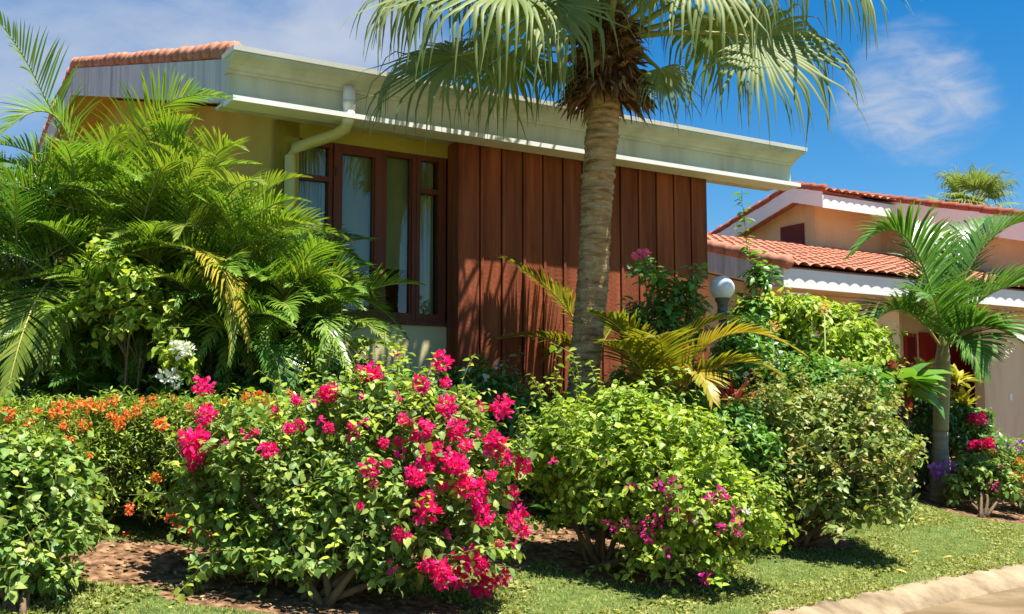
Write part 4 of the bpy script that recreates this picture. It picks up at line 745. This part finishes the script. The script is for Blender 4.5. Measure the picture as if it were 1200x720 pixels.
areca('tall feather palm clump at the far left edge whose highest frond arches into the sky', 40, 9.7, [(95, 265, 9.6), (20, 330, 9.5), (60, 300, 9.9), (-30, 300, 9.6)], 51, 11, 1.7,
    [([(96, 250), (62, 92), (-16, 8)], (9.6, 9.4, 9.3), dict(ll=.56, roll=-.5, lift=.5)), ([(92, 230), (80, 62), (-20, 178)], (9.6, 9.3, 9.0), dict(ll=.50, roll=.4, droop=.2, lift=.3)), ([(60, 330), (32, 345), (4, 480)], (9.3, 8.75, 8.55), dict(mat='arecalime', rach='yellow', ll=.46, lw=.026, lift=.15, droop=.35)),
     ([(40, 330), (0, 250), (-50, 300)], (9.5, 9.3, 9.2), {}), ([(70, 320), (40, 230), (-10, 250)], (9.5, 9.2, 9.1), {})], ('areca', 'areca', 'arecadark'))
areca('feather palm clump left of centre with a tall frond arching right across the gable board', 150, 9.9, [(150, 270, 9.8), (120, 340, 9.7), (190, 320, 9.8), (160, 380, 9.6)], 52, 11, 1.6,
    [([(134, 235), (160, 88), (270, 116)], (9.8, 9.6, 9.6), dict(ll=.50, roll=.35, droop=.3, lift=.35)), ([(140, 260), (175, 130), (232, 140)], (9.7, 9.4, 9.3), dict(mat='arecalime')), ([(115, 300), (105, 165), (150, 150)], (9.6, 9.3, 9.1), dict(mat='arecalime')),
     ([(150, 290), (130, 170), (90, 190)], (9.6, 9.2, 9.0), dict(mat='areca')), ([(160, 300), (180, 180), (215, 190)], (9.5, 9.1, 8.9), dict(mat='arecalime')), ([(110, 330), (80, 350), (62, 430)], (9.3, 9.0, 8.8), dict(mat='arecalime', ll=.3)), ([(130, 300), (60, 190), (0, 190)], (9.6, 9.3, 9.2), dict(mat='areca'))], ('areca', 'arecalime', 'areca'))
areca('feather palm clump with one yellowing drooping frond in front of the ochre wall', 255, 9.9, [(240, 300, 9.8), (275, 330, 9.8), (215, 350, 9.7), (250, 390, 9.6)], 53, 11, 1.5,
    [([(200, 300), (268, 268), (292, 410)], (9.3, 9.0, 8.9), dict(mat='arecayellow', rach='yellow', ll=.40, lift=.1, droop=.4)), ([(210, 310), (285, 320), (268, 428)], (9.3, 9.0, 8.85), dict(mat='arecalime', rach='yellow', ll=.30)), ([(235, 280), (240, 150), (285, 175)], (9.7, 9.4, 9.3), dict(mat='arecalime')), ([(230, 270), (215, 140), (175, 150)], (9.7, 9.4, 9.2), {}),
     ([(250, 320), (300, 200), (362, 208)], (9.6, 9.5, 9.5), dict(ll=.34, mat='arecalime')), ([(255, 330), (300, 220), (360, 236)], (9.6, 9.4, 9.3), dict(ll=.34, mat='areca')), ([(200, 330), (150, 270), (105, 320)], (9.3, 9.0, 8.9), dict(mat='arecalime', rach='yellow', ll=.3))], ('areca', 'areca', 'arecalime'))
areca('low feather palm clump whose fronds lean over the window sill', 350, 9.8, [(335, 370, 9.8), (370, 390, 9.8), (310, 390, 9.7)], 54, 11, 1.25,
    [([(345, 370), (375, 262), (424, 308)], (9.9, 10.2, 10.3), dict(ll=.34, mat='areca')), ([(360, 385), (420, 310), (478, 398)], (9.8, 10.0, 10.1), dict(ll=.34)), ([(340, 370), (400, 290), (440, 350)], (9.6, 9.7, 9.7), dict(ll=.34, mat='arecalime')), ([(320, 380), (350, 300), (405, 330)], (9.5, 9.3, 9.2), dict(mat='arecalime', ll=.34)),
     ([(330, 400), (370, 370), (385, 470)], (9.4, 9.1, 9.0), dict(mat='arecalime', ll=.3)), ([(300, 400), (330, 400), (330, 480)], (9.2, 8.95, 8.85), dict(mat='arecadark', ll=.34))], ('areca', 'areca', 'arecadark'))

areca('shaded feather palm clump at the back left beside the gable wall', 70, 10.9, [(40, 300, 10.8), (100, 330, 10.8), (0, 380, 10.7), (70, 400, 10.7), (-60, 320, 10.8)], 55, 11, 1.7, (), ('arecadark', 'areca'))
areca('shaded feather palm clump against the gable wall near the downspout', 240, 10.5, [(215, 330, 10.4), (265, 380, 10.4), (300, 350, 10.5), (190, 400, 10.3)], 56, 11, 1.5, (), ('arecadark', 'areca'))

# ------------------------------------------------------------------ young coconut palms by the trunk
def coco(label, px, d, fr, seed):
    b = foot(px, d); root = thing('coconut_palm', label, 'palm tree', b, 'young coconut palms around the fan palm trunk'); rg = np.random.default_rng(seed)
    mb = MB(); c = P(px, 470, d); mb.tube([b - A_([0, 0, .05]), c], [.09, .06], 10); mb.build('stem', RM['stem'], root, True)
    for pts, ds, m in fr: frond(root, *[P(x, y, z) for (x, y), z in zip(pts, ds)], n=44, ll=.44, lw=.030, mat=m, rach='yellow', lift=.25, droop=.30, seed=int(rg.integers(1e6)), tipk=.6)
coco('young coconut palm with yellowing fronds fanned out right of the fan palm trunk', 780, 10.3, [([(778, 470), (745, 380), (692, 366)], (10.3, 10.1, 9.9), 'coco'), ([(776, 470), (735, 400), (712, 400)], (10.3, 10.0, 9.6), 'coco'), ([(780, 470), (790, 375), (862, 372)], (10.3, 10.2, 10.3), 'coco'), ([(782, 470), (838, 345), (940, 414)], (10.3, 10.0, 9.9), 'cocoyellow'), ([(782, 475), (850, 395), (915, 440)], (10.2, 9.9, 9.7), 'coco'), ([(778, 470), (780, 385), (765, 395)], (10.3, 9.8, 9.4), 'coco'), ([(780, 475), (815, 400), (835, 470)], (10.2, 9.8, 9.5), 'cocoyellow'), ([(780, 470), (760, 430), (700, 470)], (10.2, 10.0, 9.8), 'coco')], 61)
coco('small coconut palm behind the fan palm trunk with one frond arching left over the planks', 700, 12.5, [([(700, 420), (660, 335), (586, 300)], (12.5, 12.42, 12.12), 'coco'), ([(700, 420), (720, 360), (750, 380)], (12.5, 12.6, 12.7), 'coco'), ([(700, 420), (668, 390), (640, 420)], (12.5, 12.4, 12.3), 'coco'), ([(700, 425), (640, 380), (575, 400)], (12.45, 12.25, 11.95), 'coco')], 62)

# ------------------------------------------------------------------ christmas palm on the right
xb = ground_hit(1103, 588); DX = xb[1]; xm = thing('christmas_palm', 'young palm with smooth ringed trunk and arching dark fronds on the lawn at the right', 'palm tree', xb)
xs = A_([[xb[0], xb[1], xb[2] - .05]] + [P(x, y, DX) for x, y in ((1102, 570), (1102, 520), (1103, 480), (1104, 440), (1105, 415), (1105, 395))])
zs = np.linspace(0, 1, 60); idx = zs * (len(xs) - 1); pth = np.stack([np.interp(idx, range(len(xs)), xs[:, k]) for k in range(3)], 1); rr = np.interp(idx, range(7), [.155, .125, .095, .098, .10, .085, .05]) * (1 + .03 * (np.arange(60) % 6 == 0))
mb = MB(); mb.tube(pth[:24], rr[:24], 20); mb.build('trunk', surf('grey_ringed_trunk', [(.20, .17, .12), (.34, .30, .23)], (3, 3, 22), rough=.85, bump=.3), xm, True)
mb = MB(); mb.tube(pth[23:], rr[23:] * 1.0, 20); mb.build('crownshaft', surf('crownshaft_green', [(.15, .16, .06), (.24, .23, .10), (.30, .27, .14)], (2, 2, 9), rough=.45), xm, True)
o_ = (1105, 412)
for i, (c, t, ds) in enumerate([((1075, 205), (998, 300), (-.1, -.3)), ((1052, 318), (1006, 405), (-.2, -.5)), ((1140, 235), (1238, 262), (.1, .2)), ((1160, 300), (1250, 350), (-.1, -.3)), ((1140, 350), (1215, 415), (-.4, -.9)), ((1100, 280), (1070, 262), (.6, 1.3)), ((1125, 260), (1165, 255), (.5, 1.2)), ((1098, 330), (1085, 350), (-.7, -1.3)), ((1130, 370), (1150, 440), (-.5, -.9)), ((1085, 260), (1030, 270), (.4, .9))]):
    frond(xm, P(*o_, DX), P(*c, DX + ds[0]), P(*t, DX + ds[1]), n=64, ll=.74, lw=.034, mat='xmas', rach='green', lift=.5, droop=.45, seed=300 + i, r0=.02, s0=.14, tipk=.55, a0=1.15)

# ------------------------------------------------------------------ flower bed at the foot of the christmas palm and red leaved plants
def rosette(name, label, catg, px, d, n, ln, kind, mat, up=(.5, 1.2), seed=0, base=None, z0=0.0, group=None, extra=None):
    rg = np.random.default_rng(seed); b = foot(px, d) if base is None else base; root = thing(name, label, catg, b, group); az = rg.uniform(0, 6.28, n); el = rg.uniform(*up, n)
    ax = np.stack([np.cos(az) * np.cos(el), np.sin(az) * np.cos(el), np.sin(el)], 1); no = np.stack([-np.cos(az) * np.sin(el), -np.sin(az) * np.sin(el), np.cos(el)], 1) + rg.normal(0, .2, (n, 3))
    V, F = leaves(A_(b)[None] + rg.normal(0, .03, (n, 3)) * A_([1, 1, .3]) + A_([0, 0, z0]), ax, no, ln * rg.uniform(.7, 1.15, n), kind); link_mesh('foliage', V, F, mat, root)
    if z0 > .05: mb = MB(); mb.tube([A_(b) - A_([0, 0, .05]), A_(b) + A_([.01, 0, z0 * .5]), A_(b) + A_([0, 0, z0])], [.02, .018, .012], 6); mb.build('stem', M['bark'], root, True)
    return root
DO = DX - .35
o_ = rosette('orchid', 'clump of purple orchids in flower at the foot of the young ringed palm', 'flower', 1112, DO, 26, .34, 'strap', LM['blade'], (.7, 1.4), 1)
for x, y, s in ((1098, 550, 9), (1104, 556, 9), (1110, 552, 10), (1115, 558, 8), (1107, 561, 8), (1122, 556, 8), (1119, 551, 7)):
    p = P(x, y, DO); bloom(CL['lilac'][x % 2], 'flower', p, o_, s / 7.0); mb = MB(); mb.tube([A_(o_.location), (A_(o_.location) + p) / 2 + A_([.02, 0, .06]), p], [.006, .005, .003], 5); mb.build('stem', RM['green'], o_)
rosette('snake_plant', 'upright striped blades of a snake plant right of the ringed palm trunk', 'plant', 1138, DX - .2, 22, .62, 'strap', LM['blade'], (1.15, 1.5), 2)
LS = [lobe(1150, 562, 34, 26, DX - .5, .26), lobe(1172, 575, 26, 24, DX - .6, .24), lobe(1128, 578, 20, 20, DX - .5, .2)]
s_, _ = shrub('bougainvillea', 'small sparse bougainvillea with a few mauve flowers at the lower right bed', 'shrub', ground_hit(1152, 606), LS, 190, .085, 'heart', LM['boug'], 81, 7, (.12, .24), .2, .5, 10, .4, None, 6)
flowers(s_, LS, [(1166, 567, 9), (1171, 548, 6), (1165, 571, 6)], 'mauve', 8, 1.05)
LP_ = [lobe(1135, 500, 30, 26, DX + .8, .3), lobe(1150, 530, 34, 26, DX + .7, .3), lobe(1118, 520, 24, 30, DX + .8, .25)]
s_, _ = shrub('bougainvillea', 'small bougainvillea with crimson flowers before the red door of the neighbour', 'shrub', foot(1135, DX + .8), LP_, 240, .09, 'heart', LM['mid'], 82, 7, (.14, .26), .2, .5, 8, .4, None, 6)
flowers(s_, LP_, [(1146, 490, 13), (1140, 492, 9), (1157, 524, 13), (1150, 519, 11), (1143, 521, 9), (1136, 524, 8), (1160, 530, 9)], 'pink', 12.5, 1.05)
LO = [lobe(1185, 560, 36, 34, DX + .1, .34), lobe(1212, 570, 36, 44, DX, .34), lobe(1165, 550, 22, 22, DX + .2, .24)]
s_, _ = shrub('flowering_shrub', 'small leaved shrub with orange flower heads at the right edge', 'shrub', foot(1190, DX + .1), LO, 620, .062, 'lance', LM['ixora'], 83, 8, (.1, .2), .05, .7, 12, .5, None, 8, None, .6)
flowers(s_, LO, [(1193, 541, 9), (1188, 556, 9), (1198, 562, 10), (1196, 578, 8), (1184, 570, 7)], 'orange', 9, 1.06)
LQ = [lobe(1190, 528, 36, 14, DX + 1.0, .3), lobe(1170, 540, 24, 14, DX + 1.0, .25)]
s_, _ = shrub('flowering_shrub', 'low plant with lilac flowers along the neighbour beige wall', 'shrub', foot(1185, DX + 1.0), LQ, 130, .08, 'ovate', LM['bright'], 84, 7, (.1, .2), .1, .6, 6, .4, None, 6)
flowers(s_, LQ, [(1182, 524, 8), (1193, 522, 8), (1177, 533, 7), (1185, 535, 6), (1198, 530, 7), (1173, 527, 6)], 'lilac', 7.5, 1.1)
LK = [lobe(1085, 500, 40, 44, DX + .5, .4), lobe(1060, 540, 34, 44, DX + .3, .3), lobe(1110, 505, 26, 40, DX + .7, .3)]
shrub('dark_bush', 'dark glossy bush filling the bed behind the young ringed palm trunk', 'shrub', foot(1080, DX + .5), LK, 360, .11, 'ovate', LM['dark'], 85, 7, (.16, .3), .25, .4, 6, .4, None, 7)
# crotons, cordylines, heliconias
for i, (x, y, d, n) in enumerate(((1086, 440, DX + .6, 44), (1074, 462, DX + .5, 34), (1122, 448, DX + .9, 40), (1128, 476, DX + .8, 30))):
    b = foot(x, d); c = P(x, y, d); z0 = c[2] - b[2]
    rosette('croton', ['tallest yellow croton head left of the ringed palm trunk', 'lower yellow croton head left of the ringed palm trunk', 'upper yellow croton head right of the ringed palm trunk', 'lower yellow croton head right of the ringed palm trunk'][i], 'plant', x, d, n, .30, 'lance', LM['yellow'], (-.2, 1.3), 200 + i, None, z0)
b = foot(860, 10.6); rosette('cordyline', 'red leaved cordyline below the yellowing coconut frond', 'plant', 860, 10.6, 34, .42, 'strap', LM['red'], (.3, 1.4), 210, None, max(.1, P(860, 490, 10.6)[2] - b[2]))
b = foot(1048, 12.9); rosette('cordyline', 'red leaved cordyline between the light green bush and the ringed palm', 'plant', 1048, 12.9, 40, .46, 'lance', LM['red'], (-.5, 1.3), 211, None, P(1050, 452, 12.9)[2] - b[2])
rosette('cordyline', 'small dark red cordyline low beside the olive bougainvillea', 'plant', 1036, 12.2, 22, .34, 'lance', LM['red'], (.1, 1.3), 212, None, P(1040, 545, 12.2)[2] - foot(1036, 12.2)[2])
b = foot(1062, 12.6); rosette('broad_leaf_plant', 'plant with broad grey green leaves hanging left of the ringed palm', 'plant', 1062, 12.6, 22, .48, 'big', LM['mid'], (-.6, .9), 213, None, P(1062, 450, 12.6)[2] - b[2])
b = foot(985, 12.3); rosette('broad_leaf_plant', 'plant with upright banana like leaves in front of the light green bush', 'plant', 985, 12.3, 5, .36, 'big', LM['mid'], (.5, 1.3), 214, None, P(985, 445, 12.3)[2] - b[2])
def heliconia(label, x, y, d, seed):
    b = foot(x - 6, d); root = thing('heliconia', label, 'flower', b); c = P(x, y, d); rg = np.random.default_rng(seed); mb = MB(); mb.tube([b - A_([0, 0, .05]), (b + c) / 2 + A_([.04, 0, 0]), c], [.014, .012, .008], 6); mb.build('stem', RM['green'], root, True)
    n = 7; k = np.arange(n); ax = nrm(np.stack([np.where(k % 2, .8, -.8), rg.normal(0, .2, n), .55 + .1 * k], 1)); V, F = leaves(c[None] + A_([0, 0, .02]) * k[:, None], ax, A_([[0, -.6, .6]]) + rg.normal(0, .1, (n, 3)), .10 - .006 * k, 'lance'); link_mesh('flower', V, F, LM['coral'], root)
    m = 8; az = rg.uniform(0, 6.28, m); ax = np.stack([np.cos(az) * .5, np.sin(az) * .5, .5 + 0 * az], 1); V, F = leaves(np.tile(b + (c - b) * .45, (m, 1)), ax, np.stack([-np.cos(az), -np.sin(az), 1 + 0 * az], 1), .42, 'big'); link_mesh('foliage', V, F, LM['mid'], root)
heliconia('red heliconia flower standing out against the light green bush', 966, 370, 12.4, 1); heliconia('red heliconia flower lower down at the right end of the glossy bush', 992, 436, 12.0, 2); heliconia('rusty red heliconia beside the globe lamp post', 906, 392, 12.2, 3)
# strappy and leafy undergrowth between the bigger plants
rg = np.random.default_rng(9)
for i, (x, d, lab) in enumerate(((655, 10.2, 'dark strappy lily at the foot of the fan palm'), (628, 10.9, 'dark strappy lily against the brown plinth'), (735, 9.9, 'dark strappy lily under the fronds of the yellowing coconut palm'))):
    rosette('lily', lab, 'plant', x, d, 40, .46, 'strap', LM['dark'], (.4, 1.3), 220 + i)
for i, (lab, px, d, lo) in enumerate((('low dark bush under the plank wall right of the fan palm trunk', 800, 11.2, [(790, 455, 70, 40), (850, 480, 50, 40), (735, 470, 45, 40)]), ('low dark bush between the magenta bougainvillea and the window wall', 450, 9.6, [(430, 470, 60, 46), (480, 480, 50, 40), (380, 480, 50, 46)]), ('low dark bush behind the wide light green bougainvillea', 840, 9.9, [(840, 510, 60, 46), (780, 500, 60, 40), (880, 530, 40, 40)]), ('low dark bush at the foot of the feather palms behind the hedge', 200, 9.2, [(60, 480, 70, 40), (160, 480, 70, 40), (260, 480, 70, 40), (340, 485, 60, 40)]))):
    lo = [lobe(*q, d, .4) for q in lo]; shrub('dark_bush', lab, 'shrub', foot(px, d), lo, 420, .10, 'ovate', LM['dark' if i == 3 else 'mid'], 230 + i, 7, (.14, .28), .2, .5, 6, .4, None, 8)

# ------------------------------------------------------------------ lawn grass, litter on the beds, fallen leaves
rg = np.random.default_rng(40)
n = 420000; x = rg.uniform(-4.2, 8.2, n); y = rg.uniform(5.4, 15.5, n); e = y - np.interp(x, cl[:, 0], cl[:, 1]); px = 600 + FPX * x / y
dens = np.clip(9.0 / y, .5, 1.2); ok = (e > -.05 + .07 * np.sin(9 * x) * np.sin(23 * x)) & (e < 4.6) & (px > -60) & (px < 1260) & (soil(x, y) + .25 * (np.sin(5 * x + 2 * y) * np.sin(4.3 * y - x)) < .42) & (rg.random(n) < dens)
x, y = x[ok], y[ok]; z = np.maximum(gz(x, y), .12); n = len(x); az = rg.uniform(0, 6.28, n); el = rg.uniform(.25, 1.25, n)
patch = .75 + .35 * np.sin(1.7 * x + .6) * np.sin(2.1 * y) + .2 * np.sin(6 * x - 3 * y); ln = rg.uniform(.025, .06, n) * np.clip(patch, .5, 1.3); wd = rg.uniform(.004, .009, n)
ax = np.stack([np.cos(az) * np.cos(el), np.sin(az) * np.cos(el), np.sin(el)], 1); sd_ = np.stack([-np.sin(az), np.cos(az), 0 * az], 1); b = np.stack([x, y, z - .004], 1)
V = np.stack([b - sd_ * wd[:, None], b + sd_ * wd[:, None], b + ax * ln[:, None]], 1).reshape(-1, 3)
m = (rg.random(n) < .30) & (patch > .7); k = int(m.sum()); V2, F2 = leaves(b[m] + A_([0, 0, .012]) * rg.uniform(.4, 2.6, (k, 1)), rnd_dir(rg, k) * A_([1, 1, .35]), A_([[0, 0, 1.0]]) + rg.normal(0, .35, (k, 3)), rg.uniform(.018, .045, k), 'heart')
stuff(link_mesh('grass', np.concatenate([V, V2]), np.concatenate([np.arange(3 * n).reshape(-1, 3), F2 + 3 * n]), LM['grass']))
n = 16000; x = rg.uniform(-4.2, 7.5, n); y = rg.uniform(5.6, 14.5, n); ok = (soil(x, y) > rg.uniform(.3, .8, n)) & (y - np.interp(x, cl[:, 0], cl[:, 1]) > .15); x, y = x[ok], y[ok]; n = len(x)
V, F = leaves(np.stack([x, y, gz(x, y) + .006], 1), rnd_dir(rg, n) * A_([1, 1, .12]), A_([[0, 0, 1.0]]) + rg.normal(0, .3, (n, 3)), rg.uniform(.02, .06, n), 'ovate')
stuff(link_mesh('leaf_litter', V, F, M['litter']))
for i, (x, y) in enumerate(((1078, 650), (1117, 656), (1085, 612), (1050, 672))):
    g = ground_hit(x, y); V, F = leaves(A_([[0, 0, .03]]), rnd_dir(rg, 1) * A_([1, 1, .1]), A_([[.1, -.2, 1.0]]), A_([.10]), 'ovate')
    o = link_mesh('fallen_leaf', V, F, M['yleaf']); o.location = Vector(g); tag(o, ['yellow fallen leaf in the middle of the sunny lawn left of its neighbour', 'yellow fallen leaf farthest right on the lawn below the small bougainvillea', 'yellow fallen leaf nearest to the ringed palm trunk', 'yellow fallen leaf closest to the concrete curb'][i], 'leaf', 'yellow leaves fallen on the lawn')
